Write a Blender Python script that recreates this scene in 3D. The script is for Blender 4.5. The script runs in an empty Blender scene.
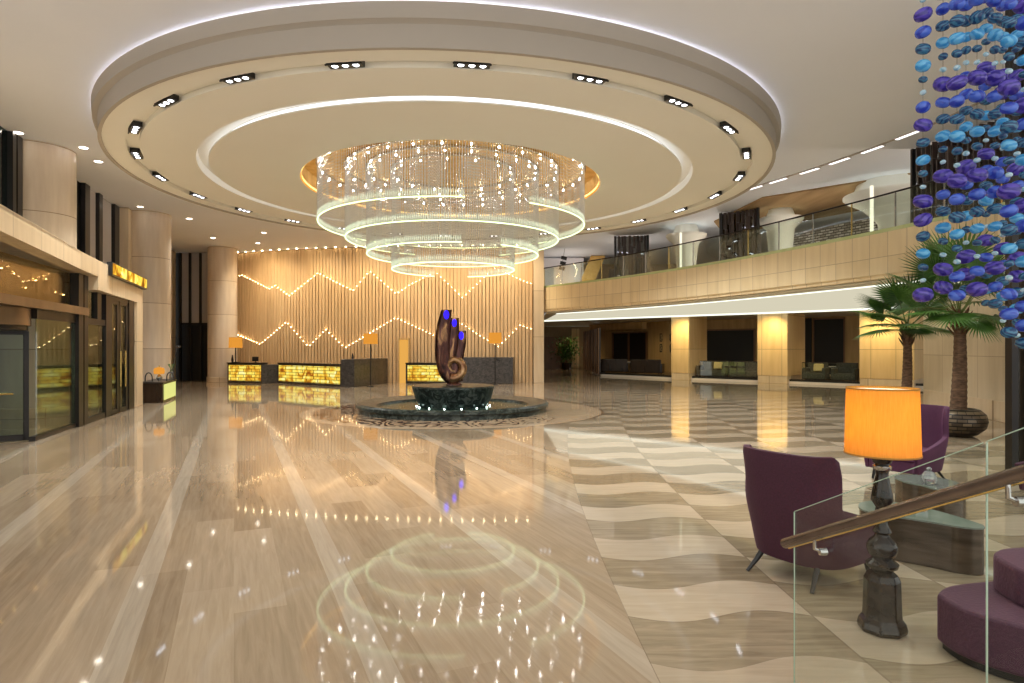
import bpy, math, random
from mathutils import Vector, Matrix
random.seed(7)
PI = math.pi
scn = bpy.context.scene
COL = scn.collection
F, CX, CY, EYE = 630.0, 512.0, 347.5, 2.0
HALL = (-1.87, 20.1)            # centre of the fountain, the ceiling disc and the chandelier

# ------------------------------------------------------------------ mesh builder
class MB:
    def __init__(s, loc=(0, 0, 0), rz=0.0):
        s.v = []; s.f = []; s.T = Matrix.Translation(loc) @ Matrix.Rotation(rz, 4, 'Z')
    def add(s, vs, fs):
        b = len(s.v)
        s.v += [tuple(s.T @ Vector(p)) for p in vs]
        s.f += [tuple(b + i for i in f) for f in fs]
        return s
    def box(s, c, d, rz=0.0, rx=0.0, ry=0.0):
        R = Matrix.Rotation(rz, 3, 'Z') @ Matrix.Rotation(ry, 3, 'Y') @ Matrix.Rotation(rx, 3, 'X')
        vs = [Vector(c) + R @ Vector((sx * d[0] / 2, sy * d[1] / 2, sz * d[2] / 2)) for sz in (-1, 1) for sx, sy in ((-1, -1), (1, -1), (1, 1), (-1, 1))]
        return s.add(vs, [(3, 2, 1, 0), (4, 5, 6, 7), (0, 1, 5, 4), (1, 2, 6, 5), (2, 3, 7, 6), (3, 0, 4, 7)])
    def wall(s, p0, p1, z0, z1, t):
        """upright slab from p0 to p1 (plan), thickness t to the left of the direction"""
        d = Vector((p1[0] - p0[0], p1[1] - p0[1])).normalized(); n = Vector((-d.y, d.x)) * t
        P = [p0, p1, (p1[0] + n.x, p1[1] + n.y), (p0[0] + n.x, p0[1] + n.y)]
        return s.prism(P, z0, z1)
    def prism(s, P, z0, z1):
        n = len(P)
        ar = sum(P[i][0] * P[(i + 1) % n][1] - P[(i + 1) % n][0] * P[i][1] for i in range(n))
        if ar < 0: P = P[::-1]
        vs = [(p[0], p[1], z0) for p in P] + [(p[0], p[1], z1) for p in P]
        fs = [tuple(range(n - 1, -1, -1)), tuple(range(n, 2 * n))] + [(i, (i + 1) % n, n + (i + 1) % n, n + i) for i in range(n)]
        return s.add(vs, fs)
    def tube(s, path, rad, seg=8, caps=True, flat=1.0):
        path = [Vector(p) for p in path]; n = len(path)
        if not hasattr(rad, '__len__'): rad = [rad] * n
        vs = []; up = Vector((0, 0, 1))
        t0 = (path[1] - path[0]).normalized()
        u = t0.cross(up)
        if u.length < 1e-3: u = Vector((1, 0, 0))
        u.normalize()
        for i in range(n):
            t = (path[min(i + 1, n - 1)] - path[max(i - 1, 0)]).normalized()
            u = (u - t * u.dot(t)).normalized(); w = t.cross(u)
            for k in range(seg):
                a = 2 * PI * k / seg
                vs.append(path[i] + (u * math.cos(a) + w * math.sin(a) * flat) * rad[i])
        fs = [(i * seg + k, i * seg + (k + 1) % seg, (i + 1) * seg + (k + 1) % seg, (i + 1) * seg + k) for i in range(n - 1) for k in range(seg)]
        if caps: fs += [tuple(range(seg - 1, -1, -1)), tuple((n - 1) * seg + k for k in range(seg))]
        return s.add(vs, fs)
    def cyl(s, c, r, z0, z1, seg=24, r1=None):
        return s.lathe([(0, z0), (r, z0), (r if r1 is None else r1, z1), (0, z1)], seg, c)
    def lathe(s, prof, seg=32, c=(0, 0), a0=0.0, a1=2 * PI, sx=1.0, sy=1.0):
        full = abs(a1 - a0 - 2 * PI) < 1e-6
        m = seg if full else seg + 1
        vs = []; n = len(prof)
        for k in range(m):
            a = a0 + (a1 - a0) * k / seg
            vs += [(c[0] + r * math.cos(a) * sx, c[1] + r * math.sin(a) * sy, z) for r, z in prof]
        fs = []
        for k in range(seg):
            k2 = (k + 1) % m
            for i in range(n - 1):
                q = (k * n + i, k2 * n + i, k2 * n + i + 1, k * n + i + 1)
                if prof[i][0] < 1e-6: q = (q[0], q[2], q[3])
                elif prof[i + 1][0] < 1e-6: q = (q[0], q[1], q[2])
                fs.append(q)
        return s.add(vs, fs)
    def ball(s, c, r, seg=16, rings=8, sz=1.0):
        pr = [(r * math.sin(PI * i / rings), c[2] - r * sz * math.cos(PI * i / rings)) for i in range(rings + 1)]
        pr[0] = (0, pr[0][1]); pr[-1] = (0, pr[-1][1])
        return s.lathe(pr, seg, (c[0], c[1]))
    def octa(s, c, r, h):
        x, y, z = c
        return s.add([(x, y, z - h), (x + r, y, z), (x, y + r, z), (x - r, y, z), (x, y - r, z), (x, y, z + h)],
                     [(0, 2, 1), (0, 3, 2), (0, 4, 3), (0, 1, 4), (5, 1, 2), (5, 2, 3), (5, 3, 4), (5, 4, 1)])
    def grid(s, fn, nu, nv):
        vs = [fn(i / nu, j / nv) for i in range(nu + 1) for j in range(nv + 1)]
        fs = [(i * (nv + 1) + j, (i + 1) * (nv + 1) + j, (i + 1) * (nv + 1) + j + 1, i * (nv + 1) + j + 1) for i in range(nu) for j in range(nv)]
        return s.add(vs, fs)
    def build(s, name, mat, parent=None, smooth=None, bevel=0, solid=0, subd=0):
        me = bpy.data.meshes.new(name); me.from_pydata(s.v, [], s.f); me.update()
        me.materials.append(mat)
        if smooth is not None:
            me.polygons.foreach_set('use_smooth', [True] * len(me.polygons))
            if smooth > 0: me.set_sharp_from_angle(angle=math.radians(smooth))
        o = bpy.data.objects.new(name, me); COL.objects.link(o)
        if parent:
            o.parent = parent
            if parent.type == 'EMPTY': o.matrix_parent_inverse = parent.matrix_basis.inverted()
        if solid:
            m = o.modifiers.new('solid', 'SOLIDIFY'); m.thickness = solid; m.offset = 0
        if bevel:
            m = o.modifiers.new('bevel', 'BEVEL'); m.width = bevel; m.segments = 3; m.limit_method = 'ANGLE'
        if subd:
            m = o.modifiers.new('subd', 'SUBSURF'); m.levels = subd; m.render_levels = subd
        return o

def tag(o, label=None, cat=None, group=None, kind=None):
    if label: o['label'] = label
    if cat: o['category'] = cat
    if group: o['group'] = group
    if kind: o['kind'] = kind
    return o
def empty(name, loc, label, cat, group=None, rz=0.0):
    o = bpy.data.objects.new(name, None); COL.objects.link(o)
    o.location = loc; o.rotation_euler = (0, 0, rz); o.empty_display_size = .1
    o.matrix_basis = Matrix.Translation(loc) @ Matrix.Rotation(rz, 4, 'Z')
    return tag(o, label, cat, group)
def kids(o): return [c for c in COL.objects if c.parent == o]
def copy_tree(o, parent=None):
    ch = kids(o); c = o.copy(); COL.objects.link(c)
    if parent:
        c.parent = parent; c.matrix_parent_inverse = o.matrix_parent_inverse.copy()
    for k in ch: copy_tree(k, c)
    return c
def struct(mb, name, mat, smooth=None, label=None, **k):
    return tag(mb.build(name, mat, None, smooth, **k), label, kind='structure')

# ------------------------------------------------------------------ node helper
class NT:
    def __init__(s, name):
        s.m = bpy.data.materials.new(name); s.m.use_nodes = True
        s.t = s.m.node_tree; s.t.nodes.clear()
        s.out = s.t.nodes.new('ShaderNodeOutputMaterial')
    def n(s, typ, ins=None, **pr):
        nd = s.t.nodes.new('ShaderNode' + typ)
        for k, v in pr.items(): setattr(nd, k, v)
        for k, v in (ins or {}).items():
            if isinstance(v, bpy.types.NodeSocket): s.t.links.new(v, nd.inputs[k])
            else:
                if isinstance(v, tuple) and len(v) == 3 and nd.inputs[k].type == 'RGBA': v = v + (1,)
                nd.inputs[k].default_value = v
        return nd
    def ma(s, op, a, b=0.0, c=0.0): return s.n('Math', {0: a, 1: b, 2: c}, operation=op).outputs[0]
    def mix(s, f, a, b): return s.n('Mix', {0: f, 6: a, 7: b}, data_type='RGBA').outputs[2]
    def ramp(s, f, stops):
        r = s.n('ValToRGB', {0: f}); el = r.color_ramp.elements
        while len(el) < len(stops): el.new(.5)
        for e, (p, c) in zip(el, stops): e.position = p; e.color = tuple(c) + (1,)
        return r.outputs[0]
    def obj(s): return s.n('TexCoord').outputs['Object']
    def scale(s, v, sc, rot=(0, 0, 0)): return s.n('Mapping', {0: v, 2: rot, 3: sc}).outputs[0]
    def noise(s, v, sc, det=3.0, dist=0.0, rough=.5): return s.n('TexNoise', {'Vector': v, 'Scale': sc, 'Detail': det, 'Distortion': dist, 'Roughness': rough}).outputs[0]
    def bump(s, h, st=.3, d=.01): return s.n('Bump', {'Strength': st, 'Distance': d, 'Height': h}).outputs[0]
    def pbr(s, col, rough=.5, metal=0.0, **k):
        ins = {'Base Color': col, 'Roughness': rough, 'Metallic': metal}; ins.update(k)
        b = s.n('BsdfPrincipled', ins); s.t.links.new(b.outputs[0], s.out.inputs[0]); return s.m
    def surf(s, sock): s.t.links.new(sock, s.out.inputs[0]); return s.m

def plain(name, col, rough=.5, metal=0.0, spec=.5, **k):
    return NT(name).pbr(tuple(col) + (1,), rough, metal, **{'Specular IOR Level': spec}, **k)
def noisy(name, c1, c2, sc, rough=.5, metal=0.0, stretch=(1, 1, 1), bump=0, det=4.0, spec=.5, **k):
    t = NT(name); n = t.noise(t.scale(t.obj(), stretch), sc, det)
    kk = {'Specular IOR Level': spec}; kk.update(k)
    if bump: kk['Normal'] = t.bump(n, bump, .02)
    return t.pbr(t.ramp(n, [(.3, c1), (.7, c2)]), rough, metal, **kk)
def emit(name, col, st):
    t = NT(name); return t.surf(t.n('Emission', {0: tuple(col) + (1,), 1: st}).outputs[0])
def glassy(name, tint, refl=.06, rough=0.0, k=.4):
    t = NT(name)
    fr = t.n('LayerWeight', {0: .25}).outputs[0]
    fac = t.ma('MULTIPLY_ADD', t.ma('POWER', fr, 1.6), k, refl)
    a = t.n('BsdfTransparent', {0: tuple(tint) + (1,)}).outputs[0]
    g = t.n('BsdfGlossy', {0: (1, 1, 1, 1), 'Roughness': rough}).outputs[0]
    return t.surf(t.n('MixShader', {0: fac, 1: a, 2: g}).outputs[0])
def stone(name, c1, c2, bw, bh, joint=(.36, .25, .15), rough=.35, up='z', rot=0.0, grain=(1, 1, .12), js=.012):
    """honed travertine slabs with fine joints; the slab grid runs along local u (plan) and z"""
    t = NT(name); p = t.obj(); sp = t.n('SeparateXYZ', {0: p}).outputs
    u = t.ma('ADD', t.ma('MULTIPLY', sp[0], math.cos(rot)), t.ma('MULTIPLY', sp[1], math.sin(rot)))
    vec = t.n('CombineXYZ', {0: u, 1: sp[2]}).outputs[0]
    br = t.n('TexBrick', {'Vector': vec, 'Scale': 1.0, 'Brick Width': bw, 'Row Height': bh, 'Mortar Size': js, 'Mortar Smooth': .2, 'Color1': (0, 0, 0, 1), 'Color2': (1, 1, 1, 1), 'Mortar': (.5, .5, .5, 1)}, offset=0.0)
    n1 = t.noise(t.scale(p, grain), 5.0, 5.0); n2 = t.noise(p, .7, 2.0)
    f = t.ma('MULTIPLY_ADD', br.outputs[0], .28, t.ma('MULTIPLY_ADD', n1, .75, t.ma('MULTIPLY', n2, .25)))
    base = t.ramp(f, [(.3, c1), (.85, c2)])
    col = t.mix(br.outputs[1], base, joint + (1,))
    return t.pbr(col, rough, 0.0, **{'Specular IOR Level': .35})

# ------------------------------------------------------------------ materials
M = {}
M['ceil'] = noisy('ceiling paint', (.80, .83, .90), (.83, .86, .93), .4, .7)
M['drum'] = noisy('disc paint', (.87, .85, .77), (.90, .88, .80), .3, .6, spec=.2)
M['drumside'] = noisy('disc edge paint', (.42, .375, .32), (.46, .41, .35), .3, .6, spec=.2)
M['gold'] = noisy('gold leaf', (.72, .42, .10), (.90, .60, .22), 3.0, .6, .25)
M['stone'] = stone('travertine slabs', (.62, .48, .31), (.78, .64, .46), 1.2, 2.6)
M['colstone'] = stone('column travertine', (.62, .51, .39), (.84, .73, .59), 9.0, 1.95, rough=.3)
M['fascia'] = stone('balcony travertine', (.74, .59, .35), (.90, .75, .49), .62, .78, rot=-1.05, js=.009, joint=(.50, .38, .23))
M['wallr'] = stone('near wall travertine', (.58, .48, .33), (.72, .61, .45), 2.3, 1.75, rot=1.35, js=.01, joint=(.42, .31, .2))
M['portal'] = stone('portal travertine', (.56, .42, .25), (.74, .58, .38), 1.6, 2.2, rot=1.9)
M['pillar'] = stone('pillar travertine', (.68, .47, .22), (.84, .62, .34), 1.1, 1.9, rot=-.73, rough=.55)
M['woodceil'] = noisy('wood ceiling', (.30, .19, .09), (.42, .28, .14), 3.0, .75, stretch=(1, .1, 1), spec=.15)
M['slat'] = noisy('slat maple', (.58, .39, .21), (.72, .51, .29), 6.0, .45, stretch=(1, 1, .06))
M['slatback'] = noisy('wall behind slats', (.40, .25, .12), (.48, .31, .16), 2.0, .6)
M['ledwarm'] = emit('warm led', (1, .76, .42), 34)
M['ledcool'] = emit('cool led', (.88, .88, 1.0), 16)
M['ledgroove'] = emit('groove led', (.92, .93, 1.0), 1.9)
M['lens'] = emit('lamp lens', (.93, .95, 1.0), 7)
M['lenswarm'] = emit('warm lamp lens', (1, .9, .75), 14)
M['ledsoffit'] = emit('soffit led', (.96, 1.0, .86), 1.3)
M['soffit_glow'] = emit('painted soffit glow', (1.0, .93, .70), .62)
M['ledring'] = emit('green white led', (.80, 1.0, .52), 2.3)
M['bulb'] = emit('bulb', (1, .96, .92), 75)
M['soffit'] = noisy('soffit paint', (.74, .72, .60), (.78, .76, .65), 1.0, .5)
M['black'] = plain('black metal', (.012, .011, .011), .35)
M['bronzeframe'] = noisy('dark bronze frame', (.010, .008, .007), (.020, .015, .012), 2.0, .35, .0, spec=.3)
M['header'] = noisy('bronze header', (.16, .10, .055), (.24, .16, .09), 2.0, .3, .5, stretch=(1, 1, .2))
M['darkwood'] = noisy('dark lacquered wood', (.018, .010, .007), (.035, .02, .013), 6.0, .25, stretch=(1, 1, .1))
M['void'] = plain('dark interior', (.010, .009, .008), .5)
M['blind'] = noisy('grey roller blind', (.46, .44, .44), (.54, .52, .52), 1.0, .8, stretch=(1, 1, .1))
M['glass'] = glassy('clear glass', (.90, .95, .91), .04)
M['doorglass'] = glassy('door glass', (.66, .72, .60), .10, k=.25)
M['wingglass'] = glassy('wing glass', (.60, .66, .56), .02, k=.10)
M['stairglass'] = glassy('stair glass', (.95, .98, .96), .006, k=.07)
M['greenedge'] = noisy('green glass edge', (.50, .60, .28), (.62, .70, .38), 2.0, .2)
M['steel'] = plain('brushed steel', (.55, .52, .47), .25, 1.0)
M['brass'] = plain('brass', (.72, .52, .18), .25, 1.0)
M['chrome'] = plain('chrome', (.45, .44, .43), .12, 1.0)
M['railwood'] = noisy('bronze handrail', (.12, .088, .07), (.19, .14, .11), 8.0, .22, .65, stretch=(1, 1, 1))
M['velvet'] = noisy('plum velvet', (.040, .007, .020), (.056, .010, .028), 60.0, .75, bump=.15, **{'Sheen Weight': .10, 'Sheen Tint': (.8, .35, .6, 1), 'Sheen Roughness': .35})
M['velvet2'] = noisy('bright plum velvet', (.055, .009, .038), (.078, .014, .052), 60.0, .7, bump=.15, **{'Sheen Weight': .12, 'Sheen Tint': (.8, .35, .7, 1)})
M['ottoman'] = noisy('ottoman velvet', (.050, .014, .032), (.075, .022, .046), 50.0, .7, bump=.2, **{'Sheen Weight': .15, 'Sheen Tint': (.9, .5, .7, 1)})
M['lampbase'] = noisy('bronze lacquer', (.010, .007, .006), (.022, .015, .012), 14.0, .14, .0, spec=.4)
M['tableside'] = noisy('bronze veneer', (.055, .04, .028), (.13, .095, .07), 3.0, .22, .45, stretch=(1, 1, 6))
M['tabletop'] = noisy('green grey glass top', (.16, .19, .16), (.21, .24, .21), 5.0, .08)
M['leaf'] = noisy('palm leaf', (.045, .125, .020), (.11, .24, .045), 4.0, .35)
M['leafdark'] = noisy('older palm leaf', (.028, .080, .016), (.065, .15, .03), 4.0, .4)
M['petiole'] = plain('leaf stalk', (.12, .16, .035), .45)
M['trunk'] = noisy('palm trunk', (.06, .032, .018), (.19, .11, .06), 9.0, .85, stretch=(1, 1, 3), bump=.8)
M['fibre'] = noisy('palm fibre', (.05, .024, .012), (.15, .075, .035), 14.0, .9, bump=.8)
M['cup'] = NT('cut crystal').pbr((.95, .97, 1, 1), .05, 0.0, **{'Transmission Weight': .8, 'IOR': 1.45})
M['grey'] = noisy('grey fabric', (.06, .052, .045), (.11, .095, .08), 10.0, .7)
M['screenbar'] = noisy('smoked screen bars', (.028, .018, .015), (.09, .06, .05), 7.0, .3, stretch=(1, 1, .3))
M['whitekerb'] = plain('white kerb stone', (.75, .70, .68), .3)
M['redwood'] = noisy('wood panel', (.20, .10, .045), (.30, .16, .075), 4.0, .4, stretch=(1, 1, .1))
M['goldwood'] = noisy('honey veneer', (.50, .33, .13), (.64, .44, .19), 4.0, .4, stretch=(1, 1, .1))
M['print'] = noisy('framed print', (.05, .04, .03), (.55, .42, .22), 8.0, .5)
M['amber'] = emit('amber shade lit', (1.0, .40, .05), .72)
M['amberdoor'] = emit('amber lit reveal', (1.0, .50, .10), .75)

def m_floor():
    t = NT('polished marble floor')
    P = t.n('NewGeometry').outputs['Position']; sp = t.n('SeparateXYZ', {0: P}).outputs; X, Y = sp[0], sp[1]
    ma = t.ma
    p = ma('ADD', ma('MULTIPLY', X, .915), ma('MULTIPLY', Y, .404))
    q = ma('ADD', ma('MULTIPLY', X, -.404), ma('MULTIPLY', Y, .915))
    pq = t.n('CombineXYZ', {0: p, 1: q}).outputs[0]
    # planks
    kp = ma('FLOOR', ma('DIVIDE', p, .38)); off = t.n('TexWhiteNoise', {'W': kp}, noise_dimensions='1D').outputs[0]
    kq = ma('FLOOR', ma('MULTIPLY_ADD', off, 3.0, ma('DIVIDE', q, 2.3)))
    tone = t.n('TexWhiteNoise', {'Vector': t.n('CombineXYZ', {0: kp, 1: kq}).outputs[0]}, noise_dimensions='2D').outputs[0]
    gr = t.noise(t.scale(pq, (9, .55, 1)), 2.4, 6.0, .6, .6)
    big = t.noise(pq, .22, 2.0)
    f = ma('MULTIPLY_ADD', tone, .34, ma('MULTIPLY_ADD', gr, .66, ma('MULTIPLY', big, .22)))
    plank = t.ramp(f, [(.28, (.195, .135, .080)), (.52, (.290, .213, .138)), (.85, (.39, .300, .205))])
    # light inlaid stripes
    s = ma('ABSOLUTE', ma('SUBTRACT', ma('FRACT', ma('ADD', ma('DIVIDE', ma('ADD', p, .7), 1.54), .5)), .5))
    stripe = ma('LESS_THAN', s, .062)
    lightn = t.ramp(gr, [(.3, (.44, .375, .29)), (.7, (.52, .455, .36))])
    left = t.mix(ma('MULTIPLY', stripe, .45), plank, lightn)
    # wavy banded strips on the right
    b = ma('MULTIPLY_ADD', ma('POWER', ma('SUBTRACT', Y, 6.0), 2.0), .006, .85)
    tt = ma('DIVIDE', ma('SUBTRACT', X, b), 1.38); k = ma('FLOOR', tt); ft = ma('FRACT', tt)
    wav = ma('MULTIPLY', ma('SINE', ma('MULTIPLY', ft, 2 * PI)), .075)
    off2 = ma('MULTIPLY', k, .47)
    v = ma('ADD', ma('ADD', ma('DIVIDE', ma('ADD', Y, -.03), 1.32), wav), off2)
    fv = ma('FRACT', v)
    dark = ma('LESS_THAN', fv, .53)
    kv = ma('FLOOR', v)
    tn2 = t.n('TexWhiteNoise', {'Vector': t.n('CombineXYZ', {0: kv, 1: k}).outputs[0]}, noise_dimensions='2D').outputs[0]
    gr2 = t.noise(t.scale(P, (.8, 7, 1)), 2.0, 6.0, .8, .6)
    f2 = ma('MULTIPLY_ADD', tn2, .25, ma('MULTIPLY', gr2, .8))
    cd = t.ramp(f2, [(.3, (.165, .122, .076)), (.7, (.34, .27, .18))])
    cl = t.ramp(f2, [(.3, (.38, .30, .205)), (.7, (.49, .40, .29))])
    right = t.mix(dark, cl, cd)
    e1 = ma('LESS_THAN', ma('ABSOLUTE', ma('SUBTRACT', fv, .53)), .006)
    e2 = ma('LESS_THAN', ma('ABSOLUTE', ma('SUBTRACT', ft, .5)), .495)
    line = ma('MAXIMUM', e1, ma('SUBTRACT', 1.0, e2))
    right = t.mix(ma('MULTIPLY', line, .45), right, (.12, .08, .05, 1))
    col = t.mix(ma('GREATER_THAN', X, b), left, right)
    # medallion round the fountain
    dx, dy = ma('SUBTRACT', X, HALL[0]), ma('SUBTRACT', Y, HALL[1])
    r = ma('SQRT', ma('ADD', ma('MULTIPLY', dx, dx), ma('MULTIPLY', dy, dy)))
    med = ma('LESS_THAN', r, 4.75)
    w = t.n('TexWave', {'Vector': P, 'Scale': .9, 'Distortion': 22.0, 'Detail': 2.5, 'Detail Scale': 1.1}).outputs[1]
    nn = t.noise(P, .55, 1.0)
    thr = ma('MULTIPLY_ADD', dx, .10, .68)
    swirl = ma('MULTIPLY', ma('GREATER_THAN', w, thr), ma('LESS_THAN', r, 4.3))
    mcol = t.mix(swirl, t.ramp(gr2, [(.3, (.52, .38, .24)), (.7, (.62, .48, .33))]), (.13, .055, .03, 1))
    edge = ma('LESS_THAN', ma('ABSOLUTE', ma('SUBTRACT', r, 4.72)), .04)
    mcol = t.mix(edge, mcol, (.2, .12, .07, 1))
    col = t.mix(med, col, mcol)
    return t.pbr(col, .045, 0.0, **{'Specular IOR Level': .75, 'IOR': 1.5})
M['floor'] = m_floor()

def m_onyx(name, st, sx=.42, sy=.16):
    t = NT(name); p = t.obj(); sp = t.n('SeparateXYZ', {0: p}).outputs
    u = t.ma('ADD', sp[0], t.ma('MULTIPLY', sp[1], .6)); vec = t.n('CombineXYZ', {0: u, 1: sp[2]}).outputs[0]
    br = t.n('TexBrick', {'Vector': vec, 'Scale': 1.0, 'Brick Width': sx, 'Row Height': sy, 'Mortar Size': .012, 'Mortar Smooth': .1, 'Color1': (0, 0, 0, 1), 'Color2': (1, 1, 1, 1), 'Mortar': (0, 0, 0, 1)}, offset=.37)
    n = t.noise(p, 1.3, 5.0, 1.5)
    f = t.ma('MULTIPLY_ADD', br.outputs[0], .22, t.ma('MULTIPLY_ADD', n, 1.3, -.24))
    c = t.ramp(f, [(.28, (.35, .10, .01)), (.42, (.80, .42, .03)), (.58, (.98, .78, .12)), (.8, (1, .94, .45))])
    c = t.mix(br.outputs[1], c, (.12, .06, .01, 1))
    return t.surf(t.n('Emission', {0: c, 1: st}).outputs[0])
M['onyx'] = m_onyx('backlit onyx bricks', 1.0)
M['onyxsign'] = m_onyx('backlit onyx sign', 1.2, .5, .5)

def m_marble():
    t = NT('green black marble'); p = t.obj(); n = t.noise(p, 4.5, 8.0, 1.6, .6)
    c = t.ramp(n, [(.40, (.010, .014, .013)), (.52, (.035, .048, .042)), (.60, (.10, .115, .105)), (.68, (.03, .042, .036))])
    return t.pbr(c, .30, 0.0, **{'Specular IOR Level': .22})
M['marble'] = m_marble()
def m_water():
    t = NT('pool water'); p = t.obj()
    return t.pbr((.035, .07, .055, 1), .22, 0.0, **{'Specular IOR Level': .12}, Normal=t.bump(t.noise(p, 7.0, 3.0), .35, .03))
M['water'] = m_water()
def m_sculpt():
    t = NT('patinated bronze'); p = t.obj(); n = t.noise(t.scale(p, (1, 1, .35)), 4.0, 5.0, 1.0)
    c = t.ramp(n, [(.32, (.02, .012, .012)), (.52, (.10, .040, .032)), (.70, (.55, .32, .15))])
    return t.pbr(c, .22, .75)
M['sculpt'] = m_sculpt()
M['bluelight'] = emit('blue lamp', (.025, .012, 1.0), 2.2)
def m_shade():
    t = NT('amber lampshade'); p = t.obj()
    wv = t.noise(t.scale(p, (60, 60, 3)), 3.0, 2.0)
    c = t.ramp(wv, [(.3, (.76, .44, .09)), (.7, (.88, .54, .13))])
    a = t.n('BsdfTranslucent', {0: c}).outputs[0]; b = t.n('BsdfDiffuse', {0: c}).outputs[0]
    return t.surf(t.n('MixShader', {0: .45, 1: a, 2: b}).outputs[0])
M['shade'] = m_shade()
def m_crystal(name, alpha, em=0.0, col=(.93, .93, .92), ec=(.85, 1, .7)):
    t = NT(name)
    d = t.n('BsdfTranslucent', {0: col + (1,)}).outputs[0]; d2 = t.n('BsdfDiffuse', {0: col + (1,)}).outputs[0]
    g = t.n('BsdfGlossy', {0: (1, 1, 1, 1), 'Roughness': .12}).outputs[0]
    dd = t.n('MixShader', {0: .5, 1: d, 2: d2}).outputs[0]
    m = t.n('MixShader', {0: .25, 1: dd, 2: g}).outputs[0]
    if em:
        m = t.n('AddShader', {0: m, 1: t.n('Emission', {0: ec + (1,), 1: em}).outputs[0]}).outputs[0]
    tr = t.n('BsdfTransparent', {}).outputs[0]
    return t.surf(t.n('MixShader', {0: alpha, 1: tr, 2: m}).outputs[0])
M['crystal'] = m_crystal('crystal beads', 1.0, 0, (.97, .97, .97))
M['fringe'] = m_crystal('lit glass fringe', .75, .35)
def m_pot():
    t = NT('woven pot'); p = t.obj(); sp = t.n('SeparateXYZ', {0: p}).outputs
    a = t.ma('ARCTAN2', t.ma('SUBTRACT', sp[1], 14.3), t.ma('SUBTRACT', sp[0], 10.12))
    vec = t.n('CombineXYZ', {0: a, 1: sp[2]}).outputs[0]
    br = t.n('TexBrick', {'Vector': vec, 'Scale': 1.0, 'Brick Width': .34, 'Row Height': .085, 'Mortar Size': .014, 'Color1': (.05, .035, .022, 1), 'Color2': (.20, .15, .09, 1), 'Mortar': (.01, .008, .006, 1)})
    return t.pbr(br.outputs[0], .35, .3, Normal=t.bump(t.ma('SUBTRACT', 1.0, br.outputs[1]), .8, .02))
M['pot'] = m_pot()
def m_glassdisc(name, c1, c2, sc):
    t = NT(name); p = t.obj()
    w = t.n('TexWave', {'Vector': t.scale(p, (1, 1, 3), (.3, .5, 0)), 'Scale': sc, 'Distortion': 9.0, 'Detail': 3.0}).outputs[1]
    c = t.ramp(w, [(.25, c1), (.75, c2)])
    d = t.n('BsdfPrincipled', {'Base Color': c, 'Roughness': .08, 'Specular IOR Level': .8, 'Coat Weight': .4}).outputs[0]
    tl = t.n('BsdfTranslucent', {0: c}).outputs[0]
    tr = t.n('BsdfTransparent', {0: c}).outputs[0]
    m = t.n('MixShader', {0: .35, 1: d, 2: tl}).outputs[0]
    return t.surf(t.n('MixShader', {0: .15, 1: m, 2: tr}).outputs[0])
M['gviolet'] = m_glassdisc('violet glass', (.05, .03, .33), (.15, .10, .60), 7)
M['gblue'] = m_glassdisc('royal blue glass', (.03, .07, .52), (.10, .22, .78), 5)
M['gteal'] = m_glassdisc('dark teal glass', (.012, .07, .20), (.06, .25, .42), 11)
M['gsky'] = m_glassdisc('sky blue glass', (.05, .38, .72), (.20, .62, .88), 7)
M['gpale'] = m_glassdisc('pale glass', (.35, .60, .70), (.65, .80, .86), 12)
def m_scales():
    t = NT('silver scale wall'); p = t.obj(); sp = t.n('SeparateXYZ', {0: p}).outputs
    u = t.ma('SUBTRACT', sp[0], sp[1]); vec = t.n('CombineXYZ', {0: u, 1: sp[2]}).outputs[0]
    br = t.n('TexBrick', {'Vector': vec, 'Scale': 1.0, 'Brick Width': .34, 'Row Height': .11, 'Mortar Size': .022, 'Color1': (.22, .19, .18, 1), 'Color2': (.80, .78, .80, 1), 'Mortar': (.05, .045, .04, 1)})
    return t.pbr(br.outputs[0], .3, .3)
M['scales'] = m_scales()
def m_deskstone():
    t = NT('dark slate desk'); p = t.obj()
    v = t.n('TexVoronoi', {'Vector': t.scale(p, (1.5, 1.5, 4)), 'Scale': 2.2}, feature='DISTANCE_TO_EDGE').outputs[0]
    n = t.noise(p, 6.0, 4.0)
    c = t.mix(t.ma('LESS_THAN', v, .03), t.ramp(n, [(.3, (.030, .026, .024)), (.7, (.085, .074, .066))]), (.012, .01, .01, 1))
    return t.pbr(c, .3)
M['slate'] = m_deskstone()

# ================================================================== SETTING
ZC, ZD = 7.83, 7.10            # ceiling, underside of the disc
RO = 9.47
struct(MB().prism([(-30, -1), (30, -1), (30, 64), (-30, 64)], -.1, 0), 'floor', M['floor'], label='polished beige marble floor with wavy bands')

# ceiling with a round hole for the cove slot
mb = MB(); N = 144; c = HALL; x0, x1, y0, y1 = -30, 30, -1, 64
ring = [(c[0] + 9.36 * math.cos(2 * PI * i / N), c[1] + 9.36 * math.sin(2 * PI * i / N), ZC) for i in range(N)]
outer = []
for i in range(N):
    a = 2 * PI * i / N; dx, dy = math.cos(a), math.sin(a); ts = []
    if dx > 1e-6: ts.append((x1 - c[0]) / dx)
    if dx < -1e-6: ts.append((x0 - c[0]) / dx)
    if dy > 1e-6: ts.append((y1 - c[1]) / dy)
    if dy < -1e-6: ts.append((y0 - c[1]) / dy)
    k = min(ts); outer.append((c[0] + dx * k, c[1] + dy * k, ZC))
slot = [(p[0], p[1], 8.0) for p in ring]
mb.add(ring + outer + slot, [(i, N + i, N + (i + 1) % N, (i + 1) % N) for i in range(N)] + [(i, (i + 1) % N, 2 * N + (i + 1) % N, 2 * N + i) for i in range(N)])
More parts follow.
